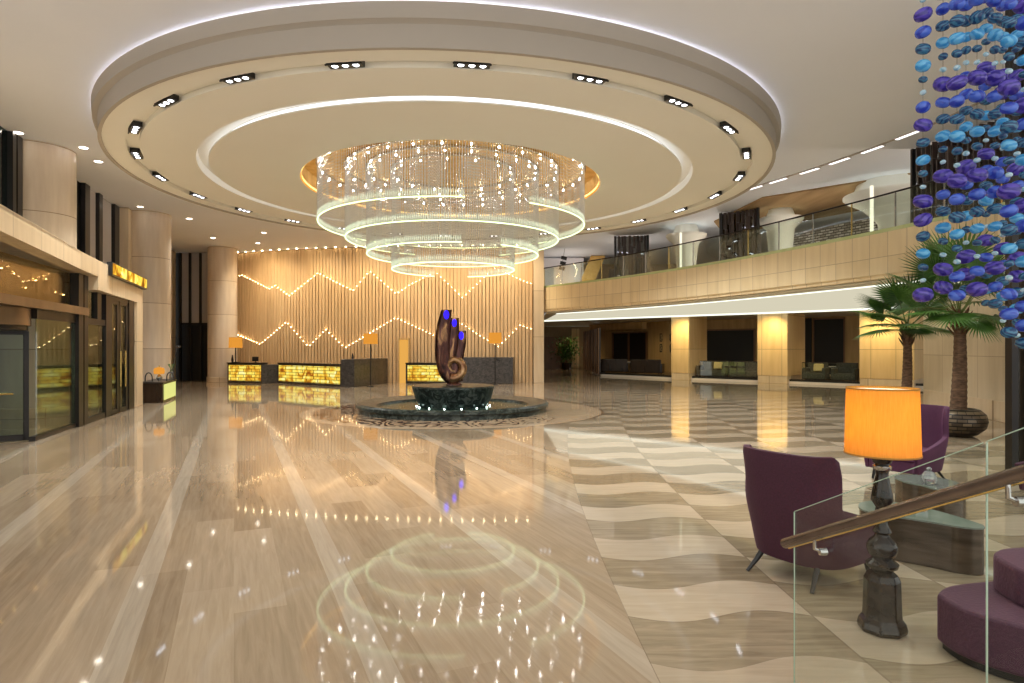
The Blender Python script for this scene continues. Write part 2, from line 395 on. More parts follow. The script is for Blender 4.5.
# corner triangles of the rectangle
struct(mb, 'ceiling', M['ceil'])
struct(MB().prism([(-31, -1.5), (31, -1.5), (31, 65), (-31, 65)], 8.0, 8.1), 'ceiling_slab', M['ceil'])

disc = MB().lathe([(RO - .05, 7.828), (RO - .05, 7.775), (RO + .15, 7.775), (RO + .13, 7.50), (RO + .06, 7.48), (RO + .02, 7.455), (RO + .02, ZD - .05), (RO - .06, ZD - .05), (RO - .06, ZD)], 160, HALL)
disc_edge = disc
disc = MB().lathe([(RO - .06, ZD), (8.92, ZD), (8.92, ZD + .12), (8.62, ZD + .12), (8.62, ZD),
                  (7.34, ZD), (7.30, ZD + .20), (6.86, ZD + .20), (6.86, ZD + .03), (7.04, ZD + .03), (7.04, ZD), (4.64, ZD)], 160, HALL)
dsc = struct(disc, 'ceiling_disc', M['drum'], 30, 'large round dropped ceiling disc around the chandelier')
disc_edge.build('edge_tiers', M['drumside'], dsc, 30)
MB().lathe([(4.64, ZD), (4.66, ZD + .05), (4.62, 7.62), (0, 7.62)], 96, HALL).build('gold_recess', M['gold'], dsc, 40)
MB().lathe([(6.87, ZD + .18), (6.87, ZD + .06)], 128, HALL).build('light_groove', M['ledgroove'], dsc)
MB().lathe([(RO - .04, 7.825), (RO - .04, 7.782)], 160, HALL).build('cove_light', M['ledcool'], dsc)
MB().lathe([(4.60, 7.14), (4.60, 7.20)], 96, HALL).build('recess_light', emit('gold led', (1, .62, .2), 2.5), dsc)

# 24 lamp modules in the groove
def module():
    th = empty('ring_downlight', (HALL[0] + 8.77, HALL[1], ZD), 'black module of three white lamps set in the outer groove of the round ceiling disc', 'ceiling light', 'lamp modules in the ceiling disc groove')
    b = MB((HALL[0] + 8.77, HALL[1], ZD)); b.box((0, 0, .055), (.22, .66, .11)); b.box((.10, 0, -.01), (.03, .70, .03)); b.build('housing', M['black'], th, bevel=.008)
    for k in (-1, 0, 1):
        MB((HALL[0] + 8.77, HALL[1], ZD)).lathe([(0, -.012), (.045, -.010), (.058, 0), (.058, .01)], 16, (0, k * .20)).build('lamp', M['lens'], th, 40)
    return th
mod = module()
for i in range(24):
    o = mod if i == 0 else copy_tree(mod)
    a = math.radians(-7.5 + 15 * i)
    o.matrix_basis = Matrix.Translation((HALL[0] + 8.77 * math.cos(a), HALL[1] + 8.77 * math.sin(a), ZD)) @ Matrix.Rotation(a, 4, 'Z')

# recessed downlights in the flat ceiling
def downlight(x, y, z=ZC, r=.11):
    th = empty('downlight', (x, y, z), 'small round white downlight recessed in the flat left ceiling', 'ceiling light', 'small downlights in the left ceiling')
    MB((x, y, z)).lathe([(r, -.004), (r + .03, -.012), (r + .035, 0)], 20).build('trim_ring', M['ceil'], th)
    MB((x, y, z)).lathe([(0, -.006), (r, -.006)], 20).build('lamp', M['lenswarm'], th)
    return th
for x, y in [(-13.40, 17.1), (-12.50, 18.38), (-12.97, 19.75), (-15.4, 26.1), (-16.9, 27.6), (-14.6, 28.5), (-15.9, 33.5), (-14.2, 35.2), (-11.4, 13.5), (-12.6, 32)]:
    downlight(x, y)

# groove with linear lights over the balcony edge
mb = MB(); P = [(8.2, 24.0), (9.12, 21.93), (9.78, 20.4), (10.46, 18.4), (10.95, 16.2), (11.2, 13)]
for a, b in zip(P, P[1:]): mb.wall(a, b, ZC - .02, ZC - .002, .10)
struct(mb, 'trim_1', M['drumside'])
def lin(cx_, cy_, ang):
    th = empty('linear_ceiling_light', (cx_, cy_, ZC - .03), 'slim white linear ceiling light in the line above the balcony edge', 'ceiling light', 'linear lights above the balcony edge')
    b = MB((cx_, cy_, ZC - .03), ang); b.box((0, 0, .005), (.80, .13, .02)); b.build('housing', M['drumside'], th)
    MB((cx_, cy_, ZC - .03), ang).box((0, 0, -.01), (.72, .10, .012)).build('diffuser', emit('linear diffuser', (1, .96, .93), 2.2) if 'lind' not in M else M['lind'], th)
    return th
M['lind'] = emit('linear diffuser', (1, .96, .93), 2.2)
for (x, y), a in zip([(8.75, 22.9), (9.2, 21.9), (9.72, 20.7), (10.13, 19.6), (10.5, 18.45), (10.75, 17.2)], [-65, -66, -67, -70, -73, -76]): lin(x + .05, y, math.radians(a))

# ---------------- left side: window wall, columns, far-left wall
struct(MB().wall((-11.9, 11.4), (-17.2, 28.5), 4.25, ZC, .1), 'wall_left', M['void'])
def wallpt(t):  # along the left window wall
    return (-11.9 + (-5.3) * t, 11.4 + 17.1 * t)
L = math.hypot(5.3, 17.1); ang_l = math.atan2(17.1, -5.3)
def at_left_u(u):   # parameter where image column u meets the window wall
    k = (u - CX) / F; return (-11.9 - k * 11.4) / (k * 17.1 + 5.3)
wp = empty('window_1', (-13.5, 16.5, 4.3), None, None); wp['kind'] = 'structure'
nx, ny = math.sin(ang_l), -math.cos(ang_l)
def on_left(mb, u0, u1, z0, z1, off, t):
    a, b = wallpt(at_left_u(u0)), wallpt(at_left_u(u1))
    mb.wall((a[0] + nx * off, a[1] + ny * off), (b[0] + nx * off, b[1] + ny * off), z0, z1, -t); return mb
mb = MB()
for u0, u1 in ((84.4, 94), (97.5, 110)): on_left(mb, u0, u1, 4.3, ZC - .01, .02, .03)
mb.build('blind', M['blind'], wp)
mb = MB()
for u0, u1 in ((-30, 5),): on_left(mb, u0, u1, 4.3, ZC - .01, .02, .03)
mb.build('pane', glassy('tinted pane', (.5, .62, .6), .1), wp)
mb = MB()
for u0, u1 in ((79.5, 84.4), (94, 97.5), (110, 114.5), (5, 8.5), (10, 15)): on_left(mb, u0, u1, 4.3, ZC - .01, .02, .16)
mb.build('window_frame', M['black'], wp)
struct(on_left(MB(), 114.5, 126, 0, ZC - .01, .01, .5), 'wall_left_return', M['stone'])
struct(MB().wall((-17.3, 28.0), (-20.6, 38.6), 0, ZC - .01, .4), 'wall_left_rear', M['stone'])
struct(MB().wall((-16.3, 38.85), (-21.5, 38.85), 0, ZC - .01, -.4), 'wall_far_left', M['void'])
w2 = empty('window_2', (-19.5, 38.8, 0), None, None); w2['kind'] = 'structure'
mb = MB()
for u0, u1 in ((181, 188.5), (190.5, 199), (201, 208)):
    mb.box((((u0 + u1) / 2 - CX) / F * 38.7, 38.74, 5.65), ((u1 - u0) / F * 38.7, .04, 4.3))
mb.build('blind', M['blind'], w2)
mb = MB()
for u in (180, 189.5, 200, 208.5): mb.box(((u - CX) / F * 38.6, 38.66, 3.9), (.13, .1, 7.8))
mb.box(((194.5 - CX) / F * 38.6, 38.66, 3.45), (1.9, .1, .12))
mb.build('window_frame', M['black'], w2)
for (x, y, r), lab in zip([(-13.92, 18.5, .94), (-15.85, 27.5, .86), (-17.0, 37.0, .80)],
                          ['thick round travertine column rising above the revolving door', 'round travertine column behind the small lamp console', 'round travertine column beside the reception desks, farthest back on the left']):
    th = empty('stone_column', (x, y, 0), lab, 'column', 'round travertine columns on the left')
    MB().cyl((x, y), r, 0, ZC - .005, 64).build('shaft', M['colstone'], th, 40)
    MB().lathe([(r + .004, .001), (r + .05, .001), (r + .05, .28), (r + .004, .30)], 64, (x, y)).build('plinth', M['stone'], th, 40)

# ---------------- entrance portal
FAS = [(-5.9, 4.0), (-7.1, 7.4), (-8.2, 10.1), (-9.25, 12.6), (-10.32, 15.1), (-11.4, 17.9), (-12.2, 20.1), (-12.95, 22.1)]
def strip(mb, P, z0, z1, t):
    for a, b in zip(P, P[1:]): mb.wall(a, b, z0, z1, t)
    return mb
struct(strip(MB(), FAS[:5] + [(-10.90, 16.60)], 3.87, 4.30, .35), 'wall_portal_band', M['portal'])
mb = strip(MB(), [(-10.90, 16.60)] + FAS[5:], 3.52, 4.30, .35)
mb.wall((-12.62, 21.2), (-12.95, 22.1), 0, 3.52, .35)
mb.wall((-12.95, 22.1), (-15.2, 22.9), 0, 4.30, .25)
struct(mb, 'wall_portal', M['portal'])
# bright top edge of band
mb = MB()
for a, b in zip(FAS, FAS[1:]):
    mb.prism([a, b, (b[0] - 3.4, b[1] + .6), (a[0] - 3.4, a[1] + .6)], 4.24, 4.29)
struct(mb, 'ceiling_portal', M['portal'])
# backlit onyx strip on the band
so = empty('onyx_sign', (-12.0, 19.8, 4.03), 'backlit yellow onyx strip on the stone band over the left door', 'sign')
pA, pB = (-11.35, 17.6), (-12.90, 21.95)
MB().wall((pA[0] + .02, pA[1] + .01), (pB[0] + .02, pB[1] + .01), 4.02, 4.40, -.14).build('box', M['black'], so)
MB().wall((pA[0] + .165, pA[1] + .06), (pB[0] + .165, pB[1] + .0), 4.06, 4.36, -.02).build('onyx_panel', M['onyxsign'], so)
# pleated panel wall with an uplit wavy line behind the upper glass
mb = MB(); mb2 = MB(); led = MB()
for i in range(70):
    y = 7.0 + i * .135; b = (-10.2 - .317 * (y - 13.48) - .55, y); zt = 3.42 + .10 * math.sin(i * .45) + (.12 if i % 14 < 7 else 0)
    mb.box((b[0], b[1], 3.45), (.05, .09, .82), math.atan2(-.317, 1))
    mb2.box((b[0] + .07, b[1] + .02, 3.04 + (zt - 3.04) / 2), (.05, .08, zt - 3.04), math.atan2(-.317, 1))
    if i % 4 == 0: led.box((b[0] + .07, b[1] + .02, zt + .01), (.03, .03, .015))
pw = struct(mb, 'wall_portal_slats', M['slat']); mb2.build('slat_layer', M['slat'], pw); tag(led.build('slat_tip_lights', M['ledwarm'], pw), kind='stuff')
# rear of the vestibule
struct(MB().wall((-12.2, 4.0), (-18.6, 23.5), 0, 4.24, .1), 'wall_vestibule', noisy('vestibule wall', (.28, .22, .13), (.42, .34, .21), 2.0, .4, stretch=(4, 4, .1)))
# wall plane of the doors: X=-10.2-.317*(D-13.48)
def dp(y, off=0.0): return (-10.2 - .317 * (y - 13.48) + off, y + off * .317)
def dpu(u, off=0.0):
    y = 5.93 / ((CX - u) / F - .317); return dp(y, off)
def dseg(mb, u0, u1, z0, z1, t=.12, off=0.0):
    return mb.wall(dpu(u0, off), dpu(u1, off), z0, z1, t)
hd = struct(dseg(MB(), -70, 83.5, 2.83, 3.02, .35, .12), 'trim_2', M['header'])
ent = empty('entrance_glazing', dpu(60) + (0,), 'dark framed entrance glazing beside the revolving door', 'glazing')
mb = MB(); dseg(mb, 37, 74.5, .10, 2.62, .03); mb.build('glass_screen', M['doorglass'], ent)
mb = MB(); dseg(mb, -60, 78, 3.02, 3.86, .03, -.1); mb.build('upper_glass', glassy('bronze upper glass', (.78, .72, .56), .08), ent)
mb = MB(); dseg(mb, 75, 79.5, 0, 3.86, .2, .08); dseg(mb, 80.6, 84.5, 0, 3.86, .2, .08); dseg(mb, 34, 77, 0, .10, .12, .02); dseg(mb, 36, 76, 2.62, 2.83, .12, .02)
mb.build('frame', M['bronzeframe'], ent)
MB().wall(dpu(84), dpu(105), .16, 2.62, .03).build('glass_screen', M['doorglass'], ent)
MB().wall(dpu(84, -.05), dpu(98, -.05), 2.78, 3.50, .03).build('upper_glass', M['doorglass'], ent)
mb = MB(); dseg(mb, 84, 105, 2.62, 2.78, .1, .03); dseg(mb, 84, 105, 0, .15, .1, .03); dseg(mb, 104, 108.4, 0, 3.52, .2, .05); dseg(mb, 96.5, 100.5, 2.78, 3.52, .15, .02)
mb.build('door_frame', M['bronzeframe'], ent)
# double side door
sd = empty('side_door', dpu(118) + (0,), 'tall dark framed glass double door beneath the onyx strip', 'door')
for u0, u1 in ((109.6, 118), (118.6, 127)):
    g = MB(); g.wall(dpu(u0), dpu(u1), .12, 3.3, .03); lf = g.build('door_leaf', M['doorglass'], sd)
    fr = MB(); dseg(fr, u0, u0 + 1.7, .02, 3.4, .08, .02); dseg(fr, u1 - 1.7, u1, .02, 3.4, .08, .02); dseg(fr, u0, u1, .02, .14, .08, .02); dseg(fr, u0, u1, 3.3, 3.42, .08, .02)
    fr.build('leaf_frame', M['bronzeframe'], lf)
    hb = dpu(u1 - 2.2 if u0 < 112 else u0 + 2.2, .12); MB().tube([(hb[0], hb[1], .8), (hb[0], hb[1], 1.9)], .025).build('handle', M['brass'], lf)
mb = MB(); dseg(mb, 127.3, 132.5, 0, 3.52, .2, .05); dseg(mb, 109, 128, 3.42, 3.52, .12, .03); mb.build('door_frame', M['bronzeframe'], sd)
# revolving door
RC = (-11.5, 12.6); RR = 1.5
rv = empty('revolving_door', RC + (0,), 'revolving glass door with dark framed wings and bronze drum canopy', 'door')
MB().cyl(RC, RR, 2.46, 2.82, 48).build('canopy', M['header'], rv, 40)
MB().cyl(RC, RR - .05, 2.36, 2.455, 48).build('canopy_ring', M['bronzeframe'], rv, 40)
MB().cyl(RC, .06, 0, 2.36, 16).build('shaft', M['bronzeframe'], rv, 40)
for k in range(4):
    a = math.atan2(.88, 1.17) + k * PI / 2; d = (math.cos(a), math.sin(a))
    q = lambda r: (RC[0] + d[0] * r, RC[1] + d[1] * r)
    w = MB().wall(q(.15), q(1.38), .14, 2.28, .02).build('wing', M['wingglass'], rv)
    fr = MB(); fr.wall(q(1.36), q(1.46), .02, 2.35, .09); fr.wall(q(.08), q(1.4), .02, .15, .06); fr.wall(q(.08), q(1.4), 2.27, 2.35, .06)
    fr.build('wing_frame', M['bronzeframe'], w)
    MB().tube([q(.5) + (1.02,), q(1.2) + (1.02,)], .02).build('push_bar', M['brass'], w)
mb = MB()
for k in (2.2, 3.6): mb.lathe([(RR - .03, .02), (RR - .03, 2.35)], 12, RC, k, k + .9)
mb.build('curved_glass', M['wingglass'], rv, 40)

# ---------------- reception slat wall
WP = [(-17.3, 39.0), (-15.2, 38.2), (-12.5, 37.3), (-9.7, 36.7), (-6.9, 36.35), (-4.2, 36.15), (-1.5, 36.05), (1.35, 36.05)]
seglen = [math.dist(a, b) for a, b in zip(WP, WP[1:])]; TOT = sum(seglen)
def wpt(s):
    for a, b, l in zip(WP, WP[1:], seglen):
        if s <= l: t = s / l; return (a[0] + (b[0] - a[0]) * t, a[1] + (b[1] - a[1]) * t, math.atan2(b[1] - a[1], b[0] - a[0]))
        s -= l
    return WP[-1] + (0.0,)
wb = struct(strip(MB(), WP, 0, ZC - .005, .3), 'wall_back', M['slatback'], label='reception back wall of vertical maple slats with zigzag lights')
ZU = [(236, 279), (243.6, 275), (271, 289), (277, 286), (291, 296), (319.5, 273), (354, 291), (370.5, 271), (397, 294), (412, 284), (436, 272), (463, 298), (494, 268), (530, 284), (545, 276)]
ZL = [(236, 333), (240, 334.5), (263.5, 344.4), (289.6, 322), (311, 347), (328, 329.5), (347, 348), (397, 318), (436, 336), (462, 324), (498, 347), (520, 325.5), (534, 330), (545, 334)]
def interp(T, u):
    if u <= T[0][0]: return T[0][1]
    for (a, va), (b, vb) in zip(T, T[1:]):
        if u <= b: return va + (vb - va) * (u - a) / (b - a)
    return T[-1][1]
pitch = .205; ns = int(TOT / pitch)
layers = [MB(), MB(), MB()]; leds = MB()
for i in range(ns):
    x, y, a = wpt((i + .5) * pitch); n = (math.sin(a), -math.cos(a)); u = CX + F * x / y
    for L_, (off, T) in enumerate(((.06, None), (.17, ZU), (.28, ZL))):
        top = ZC - .06 if T is None else 2 + (CY - interp(T, u)) * (y - off) / F
        w = .185 if L_ == 0 else .165
        px, py = x + n[0] * off, y + n[1] * off
        layers[L_].box((px, py, top / 2 + .001), (w, .055, top - .002), a)
        if T is not None:
            leds.box((px, py, top + .010), (.030, .030, .018), a)
for l in layers: l.build('slat_layer', M['slat'], wb)
tag(leds.build('slat_tip_lights', M['ledwarm'], wb), kind='stuff')
mb = MB()
for i in range(0, ns, 3):
    x, y, a = wpt((i + .5) * pitch); n = (math.sin(a), -math.cos(a)); mb.box((x + n[0] * .30, y + n[1] * .30, ZC - .02), (.06, .06, .03), a)
tag(mb.build('top_lights', M['ledwarm'], wb), kind='stuff')
# lit amber doorway in the slat wall
dr = empty('door_1', (-6.15, 35.85, 0), None, None); dr['kind'] = 'structure'
MB().box((-6.12, 35.80, 1.22), (.50, .25, 2.44)).build('door_leaf', M['amberdoor'], dr)  # light of the gold niche put into the panel as emission
mb = MB(); mb.box((-6.40, 35.78, 1.24), (.06, .34, 2.5)); mb.box((-5.84, 35.78, 1.24), (.06, .34, 2.5)); mb.box((-6.12, 35.78, 2.5), (.62, .34, .06)); mb.build('door_frame', M['goldwood'], dr)
struct(MB().prism([(1.22, 35.55), (1.80, 35.55), (1.80, 37.5), (1.22, 37.5)], 0, ZC - .005), 'wall_back_pier', M['stone'])

# ---------------- balcony (mezzanine)
ctrl = [(1.75, 36.0), (5.7, 30.5), (8.4, 25.4), (10.3, 20.6), (11.4, 17.1), (12.3, 13.0), (12.8, 9.0)]
def cr(P, n):
    out = []
    for i in range(len(P) - 1):
        p0, p1, p2, p3 = P[max(i - 1, 0)], P[i], P[i + 1], P[min(i + 2, len(P) - 1)]
        for k in range(n):
            t = k / n
            out.append(tuple(.5 * (2 * b + (c_ - a) * t + (2 * a - 5 * b + 4 * c_ - d) * t * t + (3 * b - a - 3 * c_ + d) * t ** 3) for a, b, c_, d in zip(p0, p1, p2, p3)))
    return out + [P[-1]]
BC = cr(ctrl, 8)
def offc(P, d):
    out = []
    for i, p in enumerate(P):
        a, b = P[max(i - 1, 0)], P[min(i + 1, len(P) - 1)]
        t = Vector((b[0] - a[0], b[1] - a[1])).normalized(); out.append((p[0] - t.y * d, p[1] + t.x * d))   # left of the way = away from the hall
    return out
def band(mb, A, B, za, zb, flip=False):
    n = len(A); vs = [(p[0], p[1], za) for p in A] + [(p[0], p[1], zb) for p in B]
    fs = [(i, i + 1, n + i + 1, n + i) for i in range(n - 1)]
    return mb.add(vs, [f[::-1] for f in fs] if flip else fs)
ZT, ZB = 5.50, 4.05
def thick(P, d0, d1, z0, z1):
    A, B = offc(P, d0), offc(P, d1); mb = MB()
    band(mb, A, A, z0, z1); band(mb, B, B, z0, z1, True); band(mb, A, B, z1, z1); band(mb, A, B, z0, z0, True)
    n = len(A)
    for i in (0, n - 1): mb.add([(A[i][0], A[i][1], z0), (B[i][0], B[i][1], z0), (B[i][0], B[i][1], z1), (A[i][0], A[i][1], z1)], [(0, 1, 2, 3)])
    return mb
struct(thick(BC, 0, .3, ZB + .12, ZT - .10), 'wall_balcony', M['fascia'], 40, 'curved travertine balcony front')
struct(thick(BC, .06, .32, ZB, ZB + .119), 'trim_3', M['fascia'], 40)
struct(thick(BC, -.02, .34, ZT - .10, ZT), 'trim_4', M['greenedge'], 40)
# floor slab of the balcony and the bright soffit below it
far = [(46, 9), (46, 63), (1.75, 63)]
inner = offc(BC, .3)
struct(MB().prism([inner[0]] + inner[1:] + [(29.5, 9), (29.5, 63), (1.9, 63)], 5.30, 5.44), 'floor_balcony', noisy('balcony carpet', (.10, .07, .05), (.16, .11, .08), 3.0, .8))
struct(MB().prism(inner + [(29.5, 9), (29.5, 63), (1.9, 63)], 3.98, 4.04), 'ceiling_soffit', M['soffit'])
c1 = offc(BC, 2.1); 
struct(thick(BC, 1.0, 1.12, 3.945, 3.975), 'trim_5', M['ledsoffit'])
LP_ = [(2.0, 45.6), (9.6, 38.9), (13.6, 35.4), (17.4, 31.8), (21.8, 27.8), (14.5, 24.0), (14.0, 20)]
struct(MB().prism(offc(BC, 1.13)[:42] + [(14.2, 22.6), (20, 27.2)] + [(17.4, 31.6), (13.6, 35.2), (9.6, 38.7), (2.4, 45.2)], 3.955, 3.978), 'ceiling_soffit_glow', M['soffit_glow'])  # emissive sheet added so the soffit looks lit by its coves
# pillars below the balcony and curb line
e = Vector((.743, -.669)); ni = Vector((.669, .743))
PF = [Vector((9.9, 39.2)), Vector((13.9, 35.7)), Vector((17.7, 32.1))]
for p, w, d, lab in zip(PF, (1.2, 1.65, 2.4), (2.5, 3.0, 3.0), ('square travertine pillar under the balcony, the slimmest and farthest of its row', 'square travertine pillar under the balcony between the two sofa bays', 'broad travertine pillar under the balcony behind the small palm')):
    th = empty('stone_pillar', (p.x, p.y, 0), lab, 'pillar', 'square pillars under the balcony')
    q = [p, p + e * w, p + e * w + ni * d, p + ni * d]
    MB().prism([tuple(a) for a in q], .42, 3.975).build('shaft', M['pillar'], th, bevel=.02)
    q = [p + e * .02 + ni * .02, p + e * (w - .02) + ni * .02, p + e * (w - .02) + ni * d, p + ni * d + e * .02]
    MB().prism([tuple(a) for a in q], 0, .42).build('plinth', M['stone'], th)
# bright cove light along the inner soffit edge
lineP = [(2.0, 45.8), tuple(PF[0] - ni * .35), tuple(PF[1] - ni * .35), tuple(PF[2] - ni * .35), (22.0, 28.0)]
struct(strip(MB(), lineP, 3.88, 3.975, .22), 'trim_6', M['ledsoffit'])
# raised restaurant floor, kerb
Lp = [(6.6, 52.0), (6.25, 44.2), tuple(PF[0] + ni * .3), tuple(PF[1] + ni * .3), tuple(PF[2] + ni * .3), (23.0, 27.6)]
struct(strip(MB(), Lp, 0, .13, .10), 'trim_7', M['whitekerb'])
struct(strip(MB(), [(p[0] + .07, p[1] + .09) for p in Lp], 0, .24, .30), 'trim_8', M['black'])
struct(MB().prism([(p[0] + .2, p[1] + .3) for p in Lp] + [(29.5, 27.6), (29.5, 63), (6.8, 63)], 0, .2), 'floor_lounge', noisy('lounge floor', (.16, .10, .05), (.24, .16, .09), 1.0, .15))
# back walls of the bays
bk = [(7.6, 55.0), (11.5, 47.0), (17.0, 43.0), (22.5, 38.0), (29.0, 31.5)]
struct(strip(MB(), bk, .2, 3.97, .3), 'wall_lounge', M['goldwood'])
def ray(u, P):     # meets polyline P at image column u -> point
    k = (u - CX) / F
    for a, b in zip(P, P[1:]):
        fa, fb = a[0] - k * a[1], b[0] - k * b[1]
        if fa * fb <= 0:
            t = fa / (fa - fb); return (a[0] + (b[0] - a[0]) * t, a[1] + (b[1] - a[1]) * t)
    return None
def bay_panel(mb, u0, u1, z0, z1, off, t=.05):
    a, b = ray(u0, bk), ray(u1, bk); d = Vector((b[0] - a[0], b[1] - a[1])).normalized(); n = Vector((d.y, -d.x)) * off
    if n.y > 0: n = -n
    return mb.wall((a[0] + n.x, a[1] + n.y), (b[0] + n.x, b[1] + n.y), z0, z1, -t)
for k, (u0, u1, z0, z1, fr) in enumerate([(614, 648, .9, 3.25, (614, 630, 648)), (704, 755, .3, 3.3, (704, 755)), (803, 812, .3, 3.9, ()), (814, 845, .3, 3.9, (814, 845))]):
    wn = empty('window_%d' % (k + 3), ray(u0, bk) + (0,), None, None); wn['kind'] = 'structure'
    bay_panel(MB(), u0, u1, z0, z1, .03).build('pane', M['void'], wn)
    mb = MB()
    for u in fr: bay_panel(mb, u - .7, u + .7, z0, z1, .1, .06)
    if fr: bay_panel(mb, u0, u1, z1 - .1, z1, .1, .06); mb.build('window_frame', M['redwood'], wn)
struct(bay_panel(MB(), 601, 655, 3.42, 3.95, .8, .4), 'trim_9', M['goldwood'])
# corridor
struct(MB().wall((1.0, 60.0), (8.0, 60.0), 0, 3.97, -.2), 'wall_corridor_end', noisy('corridor wall', (.30, .20, .10), (.40, .27, .13), 1.0, .5))
struct(MB().box((3.9, 59.7, 1.5), (2.6, .2, 3.0)), 'door_2', M['redwood'])
struct(MB().box((6.0, 59.7, 1.9), (.7, .2, 3.8)), 'wall_corridor_lit', M['pillar'])
struct(MB().wall((1.80, 37.0), (2.6, 60.0), 0, 3.97, .15), 'wall_corridor_left', M['redwood'])
for k, (x, y) in enumerate([(6.35, 55), (6.35, 52.6), (6.3, 50.2), (6.25, 47.8), (6.2, 45.4)]):
    th = empty('folding_panel', (x, y, 0), 'dark folding door panel in the row along the corridor at the rear', 'partition', 'folding panels along the corridor')
    MB().box((x + .05, y, 1.75), (.12, 1.1, 3.3)).build('panel', M['darkwood'], th)
    mb = MB()
    for s in (-.55, .55): mb.box((x - .04, y + s, 1.75), (.08, .07, 3.3))
    mb.build('frame', M['redwood'], th)
# near wall under the balcony (right)
struct(MB().prism([(14.3, 21.9), (13.1, 16.7), (12.95, 13.5), (13.6, 9.2), (20, 9.2), (20, 25.5)], .55, 3.95), 'wall_right', M['wallr'])
struct(MB().prism([(14.27, 21.85), (13.06, 16.7), (12.91, 13.5), (13.58, 9.15), (20, 9.15), (20, 25.4)], 0, .549), 'trim_10', M['stone'])
# balcony back walls, wood ceiling
struct(MB().prism([(9.7, 24.4), (13.3, 21.0), (15.0, 26), (11.0, 32.5), (9.3, 29.0)], ZC - .06, ZC - .004), 'ceiling_wood', M['woodceil'])
struct(strip(MB(), [(3.0, 44), (13, 44), (26, 34), (29, 20)], 5.44, ZC - .005, .2), 'wall_balcony_rear', noisy('balcony rear wall', (.34, .24, .14), (.44, .32, .20), 1.0, .6))
struct(MB().box((3.3, 40.5, 6.6), (2.6, .15, 2.3)), 'wall_balcony_white', plain('white screen wall', (.80, .78, .82), .6))
struct(MB().add([(4.0, 39.5, 5.46), (4.9, 39.5, 5.46), (5.9, 39.8, 7.8), (5.0, 39.8, 7.8), (4.0, 39.8, 5.46), (4.9, 39.8, 5.46), (5.9, 40.1, 7.8), (5.0, 40.1, 7.8)], [(0, 1, 2, 3), (7, 6, 5, 4), (0, 4, 5, 1), (1, 5, 6, 2), (2, 6, 7, 3), (3, 7, 4, 0)]), 'wall_balcony_gold', M['gold'])
struct(MB().box((6.9, 38.5, 6.1), (2.0, .3, 1.4)), 'wall_balcony_panel', M['darkwood'])
# scale wall
struct(strip(MB(), [(12.6, 29.5), (14.6, 25.5), (16.5, 21.5), (17.0, 17)], 5.44, 7.25, .25), 'wall_scales', M['scales'], label='low silver scale patterned wall on the balcony')
# mushroom columns on the balcony
for (x, y, R, lab) in [(8.35, 30.2, .95, 'flared white column with lit rim on the balcony, seen between the two dark screens'), (11.25, 26.4, .9, 'flared white column with lit rim just right of the middle dark screen on the balcony'), (13.45, 22.2, 1.6, 'widest flared white column on the balcony beside the bright slim post nearest the palms')]:
    th = empty('flared_column', (x, y, 5.44), lab, 'column', 'flared columns on the balcony')
    MB().lathe([(.45, 5.441), (.45, 5.9), (.50, 6.4), (R * .62, 6.95), (R * .92, 7.22), (R, 7.33), (R, 7.40), (R - .1, 7.40)], 48, (x, y)).build('capital', M['drum'], th, 50)
    MB().lathe([(R - .1, 7.385), (R - .30, 7.385)], 48, (x, y)).build('rim_light', M['ledsoffit'], th)
    MB().lathe([(R - .30, 7.38), (R - .45, ZC - .003)], 48, (x, y)).build('neck', M['drum'], th)
    dx, dy = -x / math.hypot(x, y), -y / math.hypot(x, y)
    if R == .9: continue
    MB().cyl((x + dx * (R + .2) - (.25 if R < 1 else .72), y + dy * (R + .2)), .055, 5.45, 7.3, 12).build('lit_post', emit('lit post', (1, .92, .7), 1.2) if 'lp' not in M else M['lp'], th)

# screens of dark vertical bars
def bar_screen(P, lab, z1=ZC - .07, n=9):
    c_ = P[len(P) // 2]; th = empty('bar_screen', (c_[0], c_[1], 5.44), lab, 'screen', 'dark bar screens on the balcony')
    mb = MB(); ln = [math.dist(a, b) for a, b in zip(P, P[1:])]; T = sum(ln); N_ = int(T / .17)
    rnd = random.Random(3)
    for i in range(N_ + 1):
        s = T * i / N_; k = 0
        while k < len(ln) - 1 and s > ln[k]: s -= ln[k]; k += 1
        t = s / ln[k]; x = P[k][0] + (P[k + 1][0] - P[k][0]) * t; y = P[k][1] + (P[k + 1][1] - P[k][1]) * t
        z = 5.46
        while z < z1 - .05:
            h = min(rnd.uniform(.5, 1.6), z1 - z); o_ = rnd.choice((-.06, .0, .06))
            mb.box((x + o_, y + o_ * .3, z + h / 2), (rnd.uniform(.09, .15), .05, h - .01)); z += h
    mb.build('bars', M['screenbar'], th)
    for q in (P[0], P[-1]): MB().box((q[0], q[1], (5.45 + z1) / 2), (.10, .10, z1 - 5.45)).build('end_post', M['black'], th)
    strip(MB(), [(a + .12, b + .2) for a, b in P], 5.46, z1, .02).build('backing_glass', glassy('smoked glass', (.25, .25, .24), .12), th)
bar_screen([(5.35, 32.6), (6.95, 32.3)], 'dark bar screen nearest the left end of the balcony')
bar_screen([(8.95, 27.0), (9.6, 26.6), (10.15, 26.0)], 'dark bar screen on the middle of the balcony, its top hidden by the ceiling disc')
bar_screen([(11.65, 18.3), (12.0, 16.9), (12.6, 14.8), (12.95, 13.2)], 'tall dark bar screen on the balcony behind the hanging glass discs')

